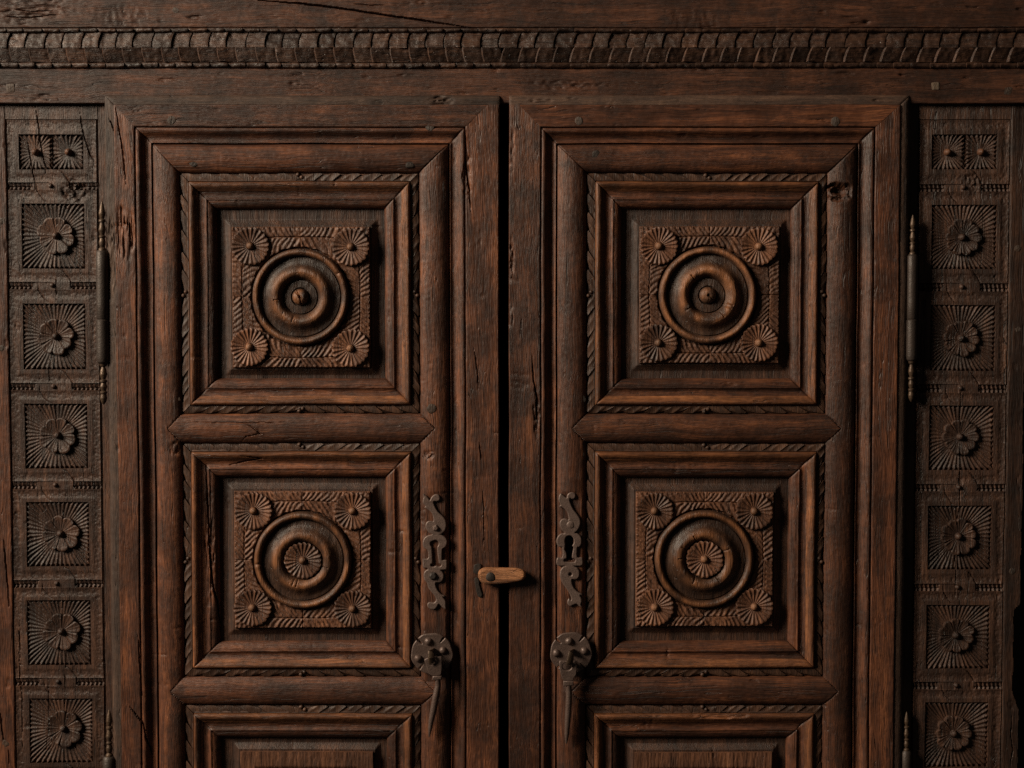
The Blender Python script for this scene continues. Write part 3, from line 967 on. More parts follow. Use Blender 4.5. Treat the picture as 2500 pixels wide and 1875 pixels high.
def make_door(side):
    Lf = side == 'L'
    lab = ('left panelled door with the pale wooden turn button nailed on it' if Lf
           else 'right panelled door with the open black keyhole in its iron plate')
    # measured lines (photo px, at mid height)
    if Lf:
        A0, A1 = pl(266, 900, 4)[0], pl(1218.5, 900, 28)[0]
        B0, B1 = pl(334, 900, 28)[0], pl(1138, 850, 28)[0]
        R0, R1 = pl(445, 900, 12)[0], pl(1024.5, 800, 12)[0]
    else:
        A0, A1 = pl(1242, 900, 28)[0], pl(2211, 900, 4)[0]
        B0, B1 = pl(1318.5, 800, 28)[0], pl(2134, 760, 28)[0]
        R0, R1 = pl(1432, 800, 12)[0], pl(2016, 760, 12)[0]
    T0 = ylev(232.5, 8); TB = ylev(309, 28)
    rope_y = [(423, 1009), (1081.5, 1650.5), (1720, 2600)]
    RY = [(ylev(a, 12), ylev(b, 12)) for a, b in rope_y]
    C0, C1, CT = B0 + 40.5, B1 - 40.5, TB + 40.5
    DB = -46.0
    d = box('door', A0 + 2, A1 - 2, T0 + 2, W_BOT, -70, DB + 0.5, M['darkV'], None, frame)
    d['label'] = lab
    # stiles and top rail
    wl, wr, wt = B0 - A0, A1 - B1, TB - T0
    ED = 25.2                                   # width of the dusty outer edge
    hw = wt - ED
    outer = lambda w: [(v - ED, h) for v, h in P_STILE_OUT] + [(w - ED - 1.5, 28), (w - ED, 27)]
    inner = lambda w: [(0, 18), (0.8, 25), (3, 28), (w - 1.5, 28), (w, 27)]
    yT = T0 + ED
    def leaf_stile(x, n, w, is_outer):
        if is_outer:
            sweep('stile', (x + n * ED, W_BOT), (x + n * ED, yT), (n, 0), outer(w), 0, hw / (w - ED), M['plainV'], d, DB, gap=0.0, wear=0.15)
        else:
            sweep('stile', (x, W_BOT), (x, yT), (n, 0), inner(w), 0, (lambda v: np.maximum(0, v - (w - hw))), M['plainV'], d, DB, gap=0.0, wear=0.15)
    leaf_stile(A0, 1, wl, Lf); leaf_stile(A1, -1, wr, not Lf)
    mo = lambda w: (w - ED) / hw
    mi = lambda w: (lambda v: w - hw + v)
    sweep('top_rail', (A0 + (ED if Lf else 0), yT), (A1 - (0 if Lf else ED), yT), (0, 1), outer(wt),
          mo(wl) if Lf else mi(wl), mi(wr) if Lf else mo(wr), M['plainH'], d, DB, gap=0.0, wear=0.15)
    sweep('edge_moulding', (A0 if Lf else A1, W_BOT), (A0 if Lf else A1, T0), (1 if Lf else -1, 0), P_EDGE, 0, 1, M['edge']['V'], d, DB)
    sweep('edge_moulding', (A0, T0), (A1, T0), (0, 1), P_EDGE, 1 if Lf else 0, 0 if Lf else 1, M['edge']['H'], d, DB)
    # bead and hollow round the opening
    sweep('opening_moulding', (B0, W_BOT), (B0, TB), (1, 0), P_FRAME, 0, 1, M['plainV'], d, DB)
    sweep('opening_moulding', (B1, W_BOT), (B1, TB), (-1, 0), P_FRAME, 0, 1, M['plainV'], d, DB)
    sweep('opening_moulding', (B0, TB), (B1, TB), (0, 1), P_FRAME, 1, 1, M['plainH'], d, DB)
    # half-round framing members
    wl2, wr2, wt2 = R0 - C0, C1 - R1, RY[0][0] - CT
    for k in (0, 1):
        ya_, yb_ = RY[k][1], RY[k + 1][0]
        for xc_, xt_ in ((R0, C0 + wl2 / 2), (R1, C1 - wr2 / 2)):
            CRACKS.append((np.array([(xc_, ya_), (xt_, (ya_ + yb_) / 2), (xc_, yb_)]), 1.1, 4.0))
    exl = exr = None
    if Lf:
        exr = roll_extra(flat=(pl(1060, 1200, 28)[1], pl(1060, 1690, 28)[1], 23.0))
    else:
        kx, ky = pl(1390, 1334, 28)
        exl = roll_extra(keyhole=(kx, ky), flat=(pl(1390, 1200, 28)[1], pl(1390, 1690, 28)[1], 23.0))
        q = pl(2052, 465, 20)
        exr = roll_extra(pit=[(q[0], q[1], 24, 16, 16), (q[0] - 17, q[1] - 14, 10, 6, 16)])
    sweep('half_round', (C0, W_BOT), (C0, CT), (1, 0), P_ROLL(wl2), 0, wt2 / wl2, M['plainV'], d, DB, extra=exl, along=3.0)
    sweep('half_round', (C1, W_BOT), (C1, CT), (-1, 0), P_ROLL(wr2), 0, wt2 / wr2, M['plainV'], d, DB, extra=exr, along=3.0)
    sweep('half_round', (C0, CT), (C1, CT), (0, 1), P_ROLL(wt2), wl2 / wt2, wr2 / wt2, M['plainH'], d, DB, along=3.0)
    for k in (0, 1):
        y0, y1 = RY[k][1], RY[k + 1][0]
        sweep('half_round', (C0 + wl2 / 2, y0), (C1 - wr2 / 2, y0), (0, 1), [(v, h + 0.12) for v, h in P_ROLL(y1 - y0)], 0, 0, M['plainH'], d, DB, along=3.0)
    # panel surrounds
    blocks = ([(566, 903, 553, 897), (572, 905, 1200, 1534), (588, 910, 1836, 2170)] if Lf
              else [(1561, 1903, 552, 887), (1552, 1888, 1201, 1530), (1550, 1885, 1838, 2170)])
    rounds = ([(732, 724, 117), (738, 1370, 119)] if Lf else [(1729, 721, 118), (1721, 1367, 121)])
    ros = ([[(610, 600), (855, 602), (608, 846), (855, 850)], [(618, 1248), (860, 1248), (616, 1484), (860, 1487)]] if Lf
           else [[(1609, 600), (1853, 602), (1607, 837), (1853, 837)], [(1599, 1248), (1842, 1248), (1599, 1483), (1842, 1482)]])
    for k, (y0, y1) in enumerate(RY):
        open_bot = y1 > W_BOT
        ye = W_BOT if open_bot else y1
        sides = [((R0, ye), (R0, y0), (1, 0), 'V'), ((R1, ye), (R1, y0), (-1, 0), 'V'), ((R0, y0), (R1, y0), (0, 1), 'H')]
        if not open_bot:
            sides.append(((R0, y1), (R1, y1), (0, -1), 'H'))
        for p0, p1, n, ax in sides:
            m0 = 0 if (ax == 'V' and open_bot) else 1
            bandp = [(0.6, 6), (1.4, 10.0), (7, 12.0), (19, 17.0), (20, 13)]
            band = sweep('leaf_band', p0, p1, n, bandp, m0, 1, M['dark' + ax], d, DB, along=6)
            bead = [(20.2, 13), (20.8, 18), (22.5, 22), (25, 24.4), (28, 25), (31.5, 24), (35.5, 21.4), (39.5, 18), (43, 15.6)]
            sweep('bead_moulding', p0, p1, n, bead, m0, 1, M['bead' + ax], d, DB, along=4)
            cv = [(43.1, 15.2), (46.5, 13.2), (50.5, 12.0), (54.5, 12.0), (58.5, 13.6), (62.2, 16.8), (64, 16.6)] + arc(65, 85, 15.0, -3.5, 'ovolo', 9)
            sweep('inner_moulding', p0, p1, n, cv, m0, 1, M['plain' + ax], d, DB, along=4)
            leaves(d, p0, p1, n, m0, open_bot and ax == 'V')
        # recessed panel with its raised block
        x0, x1 = R0 + 84, R1 - 84
        ya, yb = y0 + 84, (W_BOT if open_bot else y1 - 84)
        b = blocks[k]
        cyb = (b[2] + b[3]) / 2
        hb = 15.0
        X0, Y0 = pl(b[0], min(cyb, 1900), hb)[0], pl(1250, b[2], hb)[1]
        X1, Y1 = pl(b[1], min(cyb, 1900), hb)[0], pl(1250, b[3], hb)[1]
        def field(X, Y):
            dd = np.maximum(np.maximum(X0 - X, X - X1), np.maximum(Y0 - Y, Y - Y1))
            t = np.clip((19 - dd) / 14, 0, 1)
            H = -3.0 + 9.0 * t ** 1.2 * (dd < 19)
            return H + 0.3 * np.where(dd < 4.5, 2, 0)
        ex = [X0 - 19, X0 - 5, X1 + 5, X1 + 19]; ey = [Y0 - 19, Y0 - 5, Y1 + 5, Y1 + 19]
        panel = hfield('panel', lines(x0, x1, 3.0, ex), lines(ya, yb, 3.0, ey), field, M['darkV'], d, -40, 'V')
        ybt = min(Y1, W_BOT)
        if k < 2:
            carved_ground(d, X0, X1, Y0, ybt, hb, pl(*rounds[k][:2], hb + 10), rounds[k][2])
            rx, ry = pl(rounds[k][0], rounds[k][1], hb + 12)
            roundel(d, rx, ry, rounds[k][2], hb, k == 0)
            for (qx, qy) in ros[k]:
                ax_, ay_ = pl(qx, qy, hb + 6)
                rosette(d, ax_, ay_, 45.5, hb)
        else:
            plain_ground(d, X0, X1, Y0, ybt, hb)
    return d

def leaves(band, p0, p1, n, m0, cut):
    """overlapping carved leaves running from the middle of each side to the corners"""
    p0 = np.array(p0, float); p1 = np.array(p1, float); n = np.array(n, float)
    L = np.linalg.norm(p1 - p0); dv = (p1 - p0) / L
    full = L
    if cut:
        full = 568.0     # the side carries on below the view
        mid = L - full / 2 if L > full / 2 else 0
    else:
        mid = L / 2
    half = L - mid
    pitch = (half - 10) / max(1, round(half / 47.0)) / 0.985
    mat = M['leaf']
    for sgn in (1, -1):
        k = 0
        while True:
            if k == 0:
                jn = 0.0; worn = random.uniform(0.6, 1.0)
            jp, jn = jn, random.uniform(-5, 5)
            a = mid + sgn * (7 + k * pitch * 0.985 + jp)
            b = mid + sgn * (7 + (k + 1) * pitch * 0.985)
            if min(a, b) < 2 or max(a, b) > L - 1:
                break
            b += sgn * (jn if min(b, L - b) > pitch else 0)
            wk = worn * random.uniform(0.5, 1.15)
            q = np.linspace(0, 1, 7)[:, None]; p = np.linspace(0, 1, 13)[None, :]
            Q = q + 0 * p; Pp = p + 0 * q
            skew = random.uniform(18, 23) * (1 - Q) ** 1.15
            v_out = 1.2 + 6.5 * np.clip(1 - Pp / 0.62, 0, 1) ** 1.4 + 2.2 * np.clip((Pp - 0.9) / 0.1, 0, 1)
            vv = v_out + (18.8 - v_out) * Q
            A = a + (b - a) * Pp + sgn * (skew - 17)
            # keep inside the mitre
            A = np.clip(A, m0 * vv + 1.0, L - vv - 1.0)
            f1 = np.clip(Pp / 0.5, 0, 1); f2 = np.clip((Pp - 0.5) / 0.5, 0, 1)
            sc = np.where(Pp < 0.5, (2 * f1 - 1) ** 2, (2 * f2 - 1) ** 2)
            H = 15.8 + wk * (1.7 * sc + 1.9 * Pp ** 1.5) - 0.6 * Q ** 3 - 1.4 * (1 - Q) ** 4
            H = H * 1.0 + random.uniform(-0.6, 0.6)
            X = p0[0] + dv[0] * A + n[0] * vv
            Y = p0[1] + dv[1] * A + n[1] * vv
            H = H + 0.6 * fbm(X / 6.0, Y / 6.0, 2)
            grid('leaf', np.stack([X, Y, H], -1), mat, band, 7.0, sharp=45)
            k += 1
        if k > 14:
            break
    for off in (-4.5, 4.5):
        c = mid + off
        if 10 < c < L - 10:
            x, y = p0 + dv * c + n * (8 + off * 0.7)
            polar('berry', x, y, lambda R, T, rr: 15 + 4.5 * np.sqrt(np.clip(1 - R * R, 0, 1)), lambda T: 5.0 + 0 * T, mat, band, 6, 14, 7)

def gouge(f, k=1.7):
    f = f - np.floor(f)
    return np.abs(2 * f - 1) ** k

def carved_ground(panel, x0, x1, y0, y1, hb, cen, rr):
    cx, cy = (x0 + x1) / 2, (y0 + y1) / 2
    wx, wy = (x1 - x0) / 2, (y1 - y0) / 2
    def hf(X, Y):
        u = X - cx; v = Y - cy
        # fold the four sides onto one: s along the side, t distance from the edge
        horiz = np.abs(v) / wy > np.abs(u) / wx
        s = np.where(horiz, u * np.sign(-v + 1e-6), v * np.sign(u + 1e-6))
        t = np.where(horiz, wy - np.abs(v), wx - np.abs(u))
        hlen = np.where(horiz, wx, wy)
        arc_t = 24 + 10 * (s / hlen) ** 2
        outer = t < arc_t
        sg = np.sign(s + 1e-6)
        jit = 1.6 * fbm(X / 40.0, Y / 40.0, 2)
        fo = (np.abs(s) - 0.95 * (arc_t - t) + 0.012 * (arc_t - t) ** 2) / 12.5 + jit * 0.6
        fi = (np.abs(s) - 0.95 * (t - arc_t) + 0.010 * (t - arc_t) ** 2) / 12.8 + 0.4 + jit * 0.6
        f = np.where(outer, fo, fi)
        vein = gouge(f * 2 + 0.5, 1.3)
        H = hb + (3.0 + 1.4 * jit) * (gouge(f, 2.3) - 0.42) + 1.0 * (vein - 0.5) + 1.3 * fbm(X / 6.0, Y / 6.0, 3)
        # rounded leaf ends along the outer edge and along the ring
        ff = fo - np.floor(fo)
        lip = 2.6 * (2 * ff - 1) ** 4 + 0.3
        H = H - 5 * np.clip((lip + 0.6 - t) / 1.4, 0, 1) * outer
        # stem lines
        H = H - 3.4 * np.clip(1.25 - np.abs(t - arc_t) / 1.3, 0, 1)
        H = H - 2.4 * np.clip(1.2 - np.abs(s) / 1.0, 0, 1)
        # groove the ring sits in
        r = np.hypot(X - cen[0], Y - cen[1])
        fi2 = (np.arctan2(Y - cen[1], X - cen[0]) * 26 / (2 * math.pi)) % 1
        H = H - 8.0 * np.clip((rr + 3.5 + 2.5 * np.abs(2 * fi2 - 1) - r) / 2.0, 0, 1)
        return H
    hfield('carved_ground', lines(x0, x1, 1.75), lines(y0, y1, 1.75), hf, M['carve'], panel, 2.0, 'V', 0.7, sharp=50)

def plain_ground(panel, x0, x1, y0, y1, hb):
    def hf(X, Y):
        H = np.full(X.shape, hb)
        d = np.minimum(np.minimum(X - x0, x1 - X), Y - y0)
        H = H + 1.4 * fbm(X / 3.0, Y / 26.0, 2)
        H = H - 3.0 * np.clip((d - 36) / 6, 0, 1)
        f = ((X + (Y - y0) * 0.8) / 15.0)
        H = H + np.where(d > 44, 3.2 * (gouge(f) - 0.6), 0)
        H = H - 3.0 * np.clip(1.2 - np.abs(d - 44) / 1.3, 0, 1)
        return H
    hfield('carved_ground', lines(x0, x1, 2.0), lines(y0, y1, 2.2), hf, M['carve'], panel, 2.0, 'V', 0.8, sharp=50)

def rosette(panel, cx, cy, r, hb, n=24, top=0.0, name='rosette'):
    rot = random.uniform(0, 1)
    n = random.choice((21, 22, 23))
    jr = np.array([random.uniform(-0.02, 0.02) for _ in range(n)])
    tl = random.uniform(0, 6.28)
    def fr(T):
        u = (T / (2 * math.pi) * n + rot) % n
        return np.floor(u).astype(int) % n, u - np.floor(u)
    def Rf(T):
        i, f = fr(T)
        return r * (0.90 + jr[i] + 0.105 * np.sqrt(np.clip(np.sin(math.pi * f), 0, 1)))
    def hf(R, T, rr):
        i, f = fr(T)
        g = 0.5 + 0.5 * np.cos(2 * math.pi * f ** 0.9)
        h = hb + top + 2.6 + 5.6 * R ** 1.5 + 2.9 * R ** 1.3 * (g - 0.5) + jr[i] * 26 * R
        h = h - 1.2 * np.clip((R - 0.94) / 0.06, 0, 1)
        b = np.clip(1 - (rr / 9.0) ** 2, 0, 1)
        return h + np.where(rr < 9.0, 1.0 + 9.5 * np.sqrt(b), 0) + 0.8 * R * np.sin(T + tl)
    return polar(name, cx, cy, hf, Rf, M['carve'], panel, 26, n * 9, hb - 6 + top, sharp=50, rub=BOSS_RUB)

def roundel(panel, cx, cy, r, hb, boss):
    k = r / 117.0
    if boss:
        prof = [(0, 13.5), (3, 13.0), (4.5, 17.5), (9, 17.2), (14, 14.6), (18, 10.5), (20.2, 4.5), (21, -0.5), (22.6, -0.5), (23.8, 4.5), (32, 4.0), (40.0, 3.2), (41.2, -0.5), (42.6, -0.5), (43.6, 3.0)]
    else:
        prof = [(0, 1), (44, 1)]
    prof += [(46, 6.5), (49, 11.5), (53, 15.4), (57, 17.4), (61, 18.0), (66, 17.0), (71, 13.8), (75, 9.6), (80, 5.6), (86, 3.2), (92, 2.4), (95.6, 2.2), (96.6, -0.8), (98.2, -0.8), (98.8, 3.0)]
    prof += [(99.6, 6.5), (101.5, 10.0), (105, 12.8), (108.5, 13.6), (112, 12.6), (115, 9.4), (116.6, 5), (117, -3)]
    pr = np.array(prof)
    rs = np.concatenate([np.linspace(a, b, max(2, int((b - a) / 1.5) + 1))[:-1] for a, b in zip(pr[:-1, 0], pr[1:, 0])] + [pr[-1:, 0]])
    hs = np.interp(rs, pr[:, 0], pr[:, 1])
    nr = len(rs)
    th = np.linspace(0, 2 * math.pi, 160, endpoint=False)
    Rr, T = np.meshgrid(rs * k, th, indexing='ij'); Rr[0] = 0.02
    X = cx + Rr * np.cos(T); Y = cy + Rr * np.sin(T)
    H = hb + hs[:, None] + 1.5 * fbm(X / 16.0, Y / 34.0, 3) + 0.35 * vn(Rr / 1.7, T * 1.3) + 0.5 * fbm(X / 3.0, Y / 14.0, 2)
    # drying checks across the rings
    for a0, ra, rb in [(random.uniform(0, 6.28), random.choice((48, 48, 100, 0)), 0) for _ in range(7)]:
        band = (Rr > ra) & (Rr < ra + 17)
        dd = np.abs(((T - a0 + math.pi) % (2 * math.pi)) - math.pi) * Rr
        H = H - 3.2 * band * np.clip(1 - dd / 2.0, 0, 1)
    P = warp(np.stack([X, Y, H], -1))
    V = to_world(P).reshape(-1, 3)
    I = np.arange(nr * 160).reshape(nr, 160); J = np.concatenate([I, I[:, :1]], 1)
    Fq = np.stack([J[:-1, :-1], J[:-1, 1:], J[1:, 1:], J[1:, :-1]], -1).reshape(-1, 4)
    a, b, c = V[Fq[:, 0]], V[Fq[:, 1]], V[Fq[:, 2]]
    if np.cross(b - a, c - a)[:, 1].sum() > 0:
        Fq = Fq[:, ::-1]
    o = build('roundel', V, Fq, M['turned'], panel, 45)
    rb = np.exp(-((rs - 60) / 11.0) ** 2) + np.exp(-((rs - 108) / 6.0) ** 2) + (np.clip((20 - rs) / 5, 0, 1) if boss else 0)
    rub_attr(o, (np.clip(rb, 0, 1)[:, None] * np.clip(0.7 + 1.6 * fbm(X / 25.0, Y / 40.0, 3), 0.1, 1)).ravel())
    if not boss:
        rosette(panel, cx + 0.5, cy - 1, 45.0, hb + 6, name='centre_rosette')
    return o

doorL = make_door('L')
doorR = make_door('R')

# ------------------------------------------------------------------ pegs and nails in the doors
for px, py, r, h, m in ((418, 294, 11, 28, 'peg'), (472, 396, 12, 26, 'nail'), (430, 975, 11, 20, 'peg'), (1053, 998, 12, 29, 'peg'),
                        (430, 1627, 10, 20, 'peg'), (435, 1734, 10, 20, 'peg')):
    peg(doorL, px, py, r, h, M[m], proud=1.6)
peg(doorL, 1001, 398, 11, 26, M['nail'], True, 0.1, 2.0, 'square_nail')
peg(doorL, 1050, 310, 11, 27, M['peg'], proud=1.0)
for px, py, r, h, m in ((1413, 295, 11, 28, 'peg'), (1455, 378, 11, 27, 'nail'), (2040, 297, 12, 28, 'peg'), (1993, 385, 11, 26, 'nail'),
                        (1420, 974, 11, 20, 'nail'), (1418, 1111, 10, 20, 'nail'), (2036, 983, 12, 20, 'peg'), (2031, 1099, 12, 19, 'peg'),
                        (2035, 1636, 12, 21, 'nail'), (2031, 1747, 11, 21, 'peg')):
    peg(doorR, px, py, r, h, M[m], proud=1.6)

# ------------------------------------------------------------------ keyhole plates
ZS = 4.9156
def tr(pts, h): return [pl(990 + x / ZS, 1190 + y / ZS, h) for x, y in pts]
E1 = [(205,75),(240,92),(270,118),(292,152),(305,125),(330,95),(360,80),(395,85),(412,110),(415,140),(400,160),(370,168),(345,165),(337,178),(345,205),(365,250),(400,300),(445,340),(475,380),(490,430),(485,490),(465,530),(435,555),(415,563),(440,572),(470,590),(495,620),(500,660),(490,700),(465,725),(445,740),(440,790),(440,850),(446,872),(495,874),(497,973),(480,985),(424,990),(440,1005),(458,1040),(460,1080),(445,1115),(415,1138),(385,1140),(365,1142),(362,1165),(375,1210),(405,1255),(440,1285),(475,1300),(448,1310),(470,1340),(485,1370),(483,1410),(488,1455),(465,1453),(435,1430),(415,1405),(397,1397),(385,1420),(365,1450),(335,1465),(295,1455),(268,1435),(260,1405),(275,1380),(305,1375),(335,1380),(355,1370),(365,1345),(355,1310),(330,1275),(295,1235),(270,1195),(260,1150),(235,1120),(220,1080),(218,1040),(235,1000),(268,980),(255,967),(212,962),(206,870),(208,854),(266,852),(275,800),(268,760),(250,740),(225,725),(208,695),(208,650),(222,610),(255,580),(295,568),(318,562),(285,545),(255,510),(240,470),(245,430),(268,405),(300,400),(330,405),(336,390),(325,330),(300,290),(265,262),(228,240),(238,225),(225,205),(208,185),(210,140),(218,110)]
K1 = [(345,635),(375,635),(395,655),(395,690),(382,715),(385,800),(395,860),(400,912),(425,920),(425,940),(400,948),(370,938),(340,950),(310,945),(305,920),(325,905),(322,800),(315,715),(300,690),(302,655)]
E2 = [(1860,70),(1895,95),(1932,122),(1942,85),(1970,60),(2005,55),(2035,70),(2042,100),(2030,130),(2000,140),(1976,128),(1970,150),(1985,200),(2015,260),(2060,320),(2090,370),(2100,420),(2085,480),(2055,525),(2032,545),(2070,555),(2105,590),(2115,640),(2105,690),(2080,715),(2062,720),(2060,836),(2120,840),(2120,935),(2022,940),(2060,960),(2085,1000),(2085,1060),(2065,1095),(2030,1105),(1997,1102),(2000,1150),(2020,1200),(2060,1245),(2095,1265),(2120,1280),(2095,1290),(2112,1330),(2115,1370),(2105,1400),(2115,1435),(2080,1420),(2050,1395),(2010,1410),(1975,1425),(1945,1400),(1942,1365),(1960,1330),(1985,1350),(1990,1330),(1975,1290),(1935,1220),(1890,1160),(1860,1100),(1850,1050),(1860,990),(1890,950),(1918,940),(1817,932),(1820,840),(1878,838),(1880,722),(1850,715),(1820,690),(1810,640),(1825,590),(1860,555),(1908,545),(1875,510),(1852,460),(1852,410),(1880,378),(1920,372),(1954,385),(1955,360),(1940,300),(1905,255),(1870,235),(1835,225),(1860,210),(1838,160),(1838,120)]
K2 = [(1965,575),(2000,590),(2018,625),(2018,670),(2000,700),(2015,720),(2000,800),(2000,850),(2028,854),(2028,893),(1908,890),(1908,857),(1935,850),(1930,780),(1910,740),(1918,690),(1912,640),(1925,595)]
hole2 = [(1978 + 20 * math.cos(t), 1040 + 20 * math.sin(t)) for t in np.linspace(0, 6.283, 13)[:-1]]
e1 = plate('keyhole_plate', [smooth_poly(tr(E1, 26), 3), smooth_poly(tr(K1, 26), 3)], 21.5, 8.0, 2.4, M['ironbr'], doorL)
e2 = plate('keyhole_plate', [smooth_poly(tr(E2, 26), 3), smooth_poly(tr(K2, 26), 2), smooth_poly(tr(hole2, 26), 2)], 21.5, 8.0, 2.4, M['ironbr'], doorR)

def nailhead(parent, zx, zy, r, h, mat, proud=7.0, facets=None, conv=None):
    x, y = (conv or tr)([(zx, zy)], h)[0]
    def Rf(T):
        if facets:
            a = (T + zx) % (2 * math.pi / facets) - math.pi / facets
            return r * math.cos(math.pi / facets) / np.cos(a)
        return r * (1 + 0.04 * np.sin(3 * T + zx))
    def hf(R, T, rr):
        return h + proud * (np.sqrt(np.clip(1 - R ** 2 * 0.97, 0, 1)) if not facets else np.clip(1.25 - R, 0, 0.62) / 0.62)
    return polar('nail', x, y, hf, Rf, mat, parent, 10, 32, h - 3)

nailhead(doorL, 362, 483, 8.5, 29.0, M['ironbr'], 7, 5)
nailhead(doorL, 332, 1060, 10.5, 29.0, M['nail'], 7, 6)
nailhead(doorR, 1978, 445, 9.5, 29.0, M['ironbr'], 2.5)

# ------------------------------------------------------------------ pull handles
ZH = 4.424
def th(pts, h): return [pl(980 + x / ZH, 1520 + y / ZH, h) for x, y in pts]

def handle(door, c, studs, slots, shack, holec, hole_r, staple, collar, rod, rrad):
    h0 = 29.0
    cx, cy = th([c], h0)[0]
    # round plate with narrow slots sawn in from the rim
    pts = []
    R = 51.0
    n = 240
    for i in range(n):
        t = 2 * math.pi * i / n
        r = R * (1 + 0.012 * math.sin(5 * t) + 0.01 * math.sin(9 * t + 1))
        for sa in slots:
            dd = abs((t - sa + math.pi) % (2 * math.pi) - math.pi)
            if dd < 0.035:
                r = R * 0.68
        pts.append((cx + r * math.cos(t), cy + r * math.sin(t)))
    hd = plate('handle_plate', [np.array(pts)], h0, 7.5, 2.4, M['iron'], door)
    for s in studs:
        nailhead(door, s[0], s[1], 9.5, h0 + 7.0, M['iron'], 9.0, conv=th)
    # staple: a bent strap coming out of the plate through the shackle
    a, b = staple
    (ax_, ay_), (bx_, by_) = th([a], 55)[0], th([b], 55)[0]
    path = [(ax_ + 2, ay_ + 2, 33), (ax_ + 1, ay_ - 1, 48), (ax_, ay_, 60), ((ax_ + bx_) / 2, (ay_ + by_) / 2, 66), (bx_, by_, 62), (bx_ + 1, by_ - 2, 50), (bx_ + 2, by_ - 7, 33)]
    tube('staple', path, [7.5] * 7, M['brass'], door, 12, squash=(1.15, 0.42))
    # shackle, collar and rod
    hs = 47.0
    ol = smooth_poly(th(shack, hs + 4), 2)
    hc = th([holec], hs + 4)[0]
    hl = np.array([(hc[0] + hole_r * math.cos(t), hc[1] + hole_r * 0.85 * math.sin(t)) for t in np.linspace(0, 2 * math.pi, 22)[:-1]])
    drop = plate('handle_shackle', [ol, hl], hs, 10.0, 2.2, M['iron'], door, tilt=-0.03, ypiv=cy)
    q = th(collar, hs + 4)
    plate('handle_collar', [np.array(q)], hs - 3, 14.0, 3.0, M['iron'], door)
    rp = th(rod, hs)
    P = [(x, y, hs + 3 - 9 * (i / (len(rp) - 1))) for i, (x, y) in enumerate(rp)]
    # resample for smoothness
    P = np.array(P); t = np.linspace(0, len(P) - 1, 40)
    idx = np.arange(len(P))
    P2 = np.stack([np.interp(t, idx, P[:, k]) for k in range(3)], -1)
    r2 = np.interp(t, idx, rrad)
    for kk in (0.80, 0.86, 0.93):
        r2 = r2 + 1.0 * np.exp(-((t / (len(P) - 1) - kk) / 0.008) ** 2)
    tube('handle_rod', P2, list(r2), M['iron'], door, 18)
    return hd

PI = math.pi
handle(doorL, (332, 330), [(292, 200), (185, 385), (452, 298)], [-PI * .30, -PI * .75, PI * .28, PI * .72],
       [(248, 396), (300, 372), (360, 365), (432, 365), (440, 400), (440, 500), (432, 545), (418, 570), (335, 572), (300, 548), (280, 500), (262, 440)],
       (335, 425), 7.5, ((322, 318), (330, 420)), [(338, 570), (434, 572), (438, 612), (330, 618)],
       [(392, 600), (396, 680), (372, 800), (345, 950), (320, 1070), (308, 1160), (298, 1245)], [6.5, 7.2, 8.6, 8.2, 6.4, 4.6, 1.0])
handle(doorR, (1832, 320), [(1808, 202), (1672, 330), (1975, 305)], [-PI * .30, -PI * .76, PI * .27, PI * .73],
       [(1703, 412), (1760, 408), (1850, 410), (1893, 420), (1896, 500), (1888, 560), (1860, 600), (1850, 625), (1750, 622), (1728, 580), (1712, 520)],
       (1790, 470), 11.5, ((1835, 325), (1812, 440)), [(1748, 622), (1858, 625), (1860, 676), (1746, 680)],
       [(1805, 670), (1810, 740), (1808, 860), (1800, 1000), (1792, 1130), (1786, 1230), (1782, 1312)], [6.8, 7.2, 7.8, 7.6, 6.6, 5.4, 2.0])

# ------------------------------------------------------------------ turn button
TB_ = [(870,1040),(885,1000),(930,972),(980,965),(1110,966),(1250,967),(1340,972),(1400,990),(1435,1020),(1445,1060),(1420,1105),(1370,1125),(1290,1140),(1200,1155),(1100,1162),(1000,1165),(950,1160),(900,1130),(875,1085)]
tb = plate('turn_button', [smooth_poly(tr(TB_, 46), 3)], 31.0, 20.0, 6.5, M['button'], doorL)
nailhead(doorL, 1018, 1075, 12.0, 50.0, M['nail'], 3.5)
TSTRAP = [(830,925),(900,918),(905,960),(890,1000),(885,1030),(850,1040),(815,1015),(822,970)]
TSTRAP2 = [(830,1085),(878,1095),(885,1160),(905,1230),(920,1290),(900,1318),(868,1305),(850,1250),(835,1170)]
plate('strap_piece', [smooth_poly(tr(TSTRAP, 30), 2)], 27.0, 5.0, 1.2, M['nail'], doorL)
plate('strap_piece', [smooth_poly(tr(TSTRAP2, 30), 2)], 27.0, 5.0, 1.2, M['nail'], doorL)

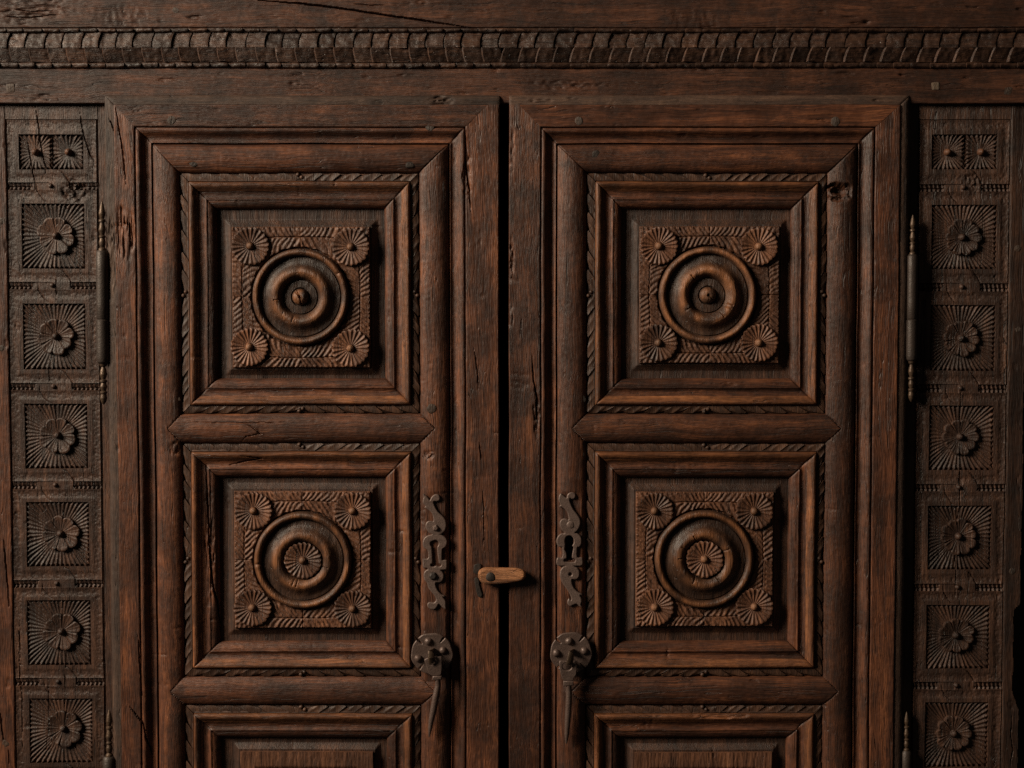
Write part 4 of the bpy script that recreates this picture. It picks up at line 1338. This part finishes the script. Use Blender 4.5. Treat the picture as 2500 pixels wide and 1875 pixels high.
# ------------------------------------------------------------------ hinges
def turned(name, px0, py0, px1, py1, prof, h, mat, parent, n=22):
    """lathe-turned piece between two photo points; prof = (t, radius)"""
    a = pl(px0, py0, h); b = pl(px1, py1, h)
    t = np.concatenate([np.linspace(p[0], q[0], 5)[:-1] for p, q in zip(prof[:-1], prof[1:])] + [[prof[-1][0]]])
    r = np.interp(t, [p[0] for p in prof], [p[1] for p in prof])
    path = [(a[0] + (b[0] - a[0]) * k, a[1] + (b[1] - a[1]) * k, h) for k in t]
    return tube(name, path, list(r), mat, parent, n)

FIN = [(0, 1.5), (.04, 3), (.10, 5), (.18, 7), (.25, 8), (.32, 6), (.35, 4.5), (.37, 8), (.41, 8.2), (.43, 5), (.50, 7), (.58, 8.6), (.64, 6.5), (.68, 5), (.70, 8), (.73, 8), (.75, 6), (.82, 8.2), (.88, 7.5), (.93, 5.5), (.96, 9), (1, 9.5)]
FIN2 = [(0, 9.5), (.05, 8), (.08, 4.5), (.16, 7.5), (.26, 9), (.34, 6.5), (.38, 5), (.40, 9), (.44, 9), (.47, 6), (.56, 8.8), (.62, 7), (.66, 5.5), (.68, 8.6), (.71, 8.6), (.74, 7), (.84, 8.6), (.92, 6.5), (.97, 3.5), (1, 1)]

def hinge(px, ytop, yb0, ysplit, yb1, ybot, rad, dx, h, fk, has_bottom=True):
    lx = lambda y: px + dx * (y - yb0) / 300.0
    b = turned('hinge', lx(yb0), yb0, lx(yb1), yb1, [(0, rad - 3), (.02, rad), (.6, rad), (.608, rad - 1.4), (.616, rad + .8), (.95, rad + .8), (.985, rad - 1), (1, rad - 5)], h, M['barrel'], frame, 28)
    turned('finial', lx(ytop), ytop, lx(yb0), yb0, [(t, r * fk) for t, r in FIN], h, M['brass'], b)
    if has_bottom:
        turned('finial', lx(yb1), yb1, lx(ybot), ybot, [(t, r * fk) for t, r in FIN2], h, M['brass'], b)
    return b

hinge(250, 492, 612, 0, 888, 988, 15.5, 2.6, 17, 1.0)
hinge(2228, 525, 621, 0, 882, 981, 13.0, -3.0, 18, 0.85)
hinge(267, 1732, 1846, 0, 2040, 2060, 15.5, 1.0, 17, 0.95, False)
hinge(2213, 1738, 1832, 0, 2040, 2060, 12.5, -2.0, 14, 0.8, False)

bpy.context.view_layer.update()
print('tris', sum(len(o.data.loops) - 2 * len(o.data.polygons) for o in scene.objects if o.type == 'MESH'), 'objects', len(scene.objects))
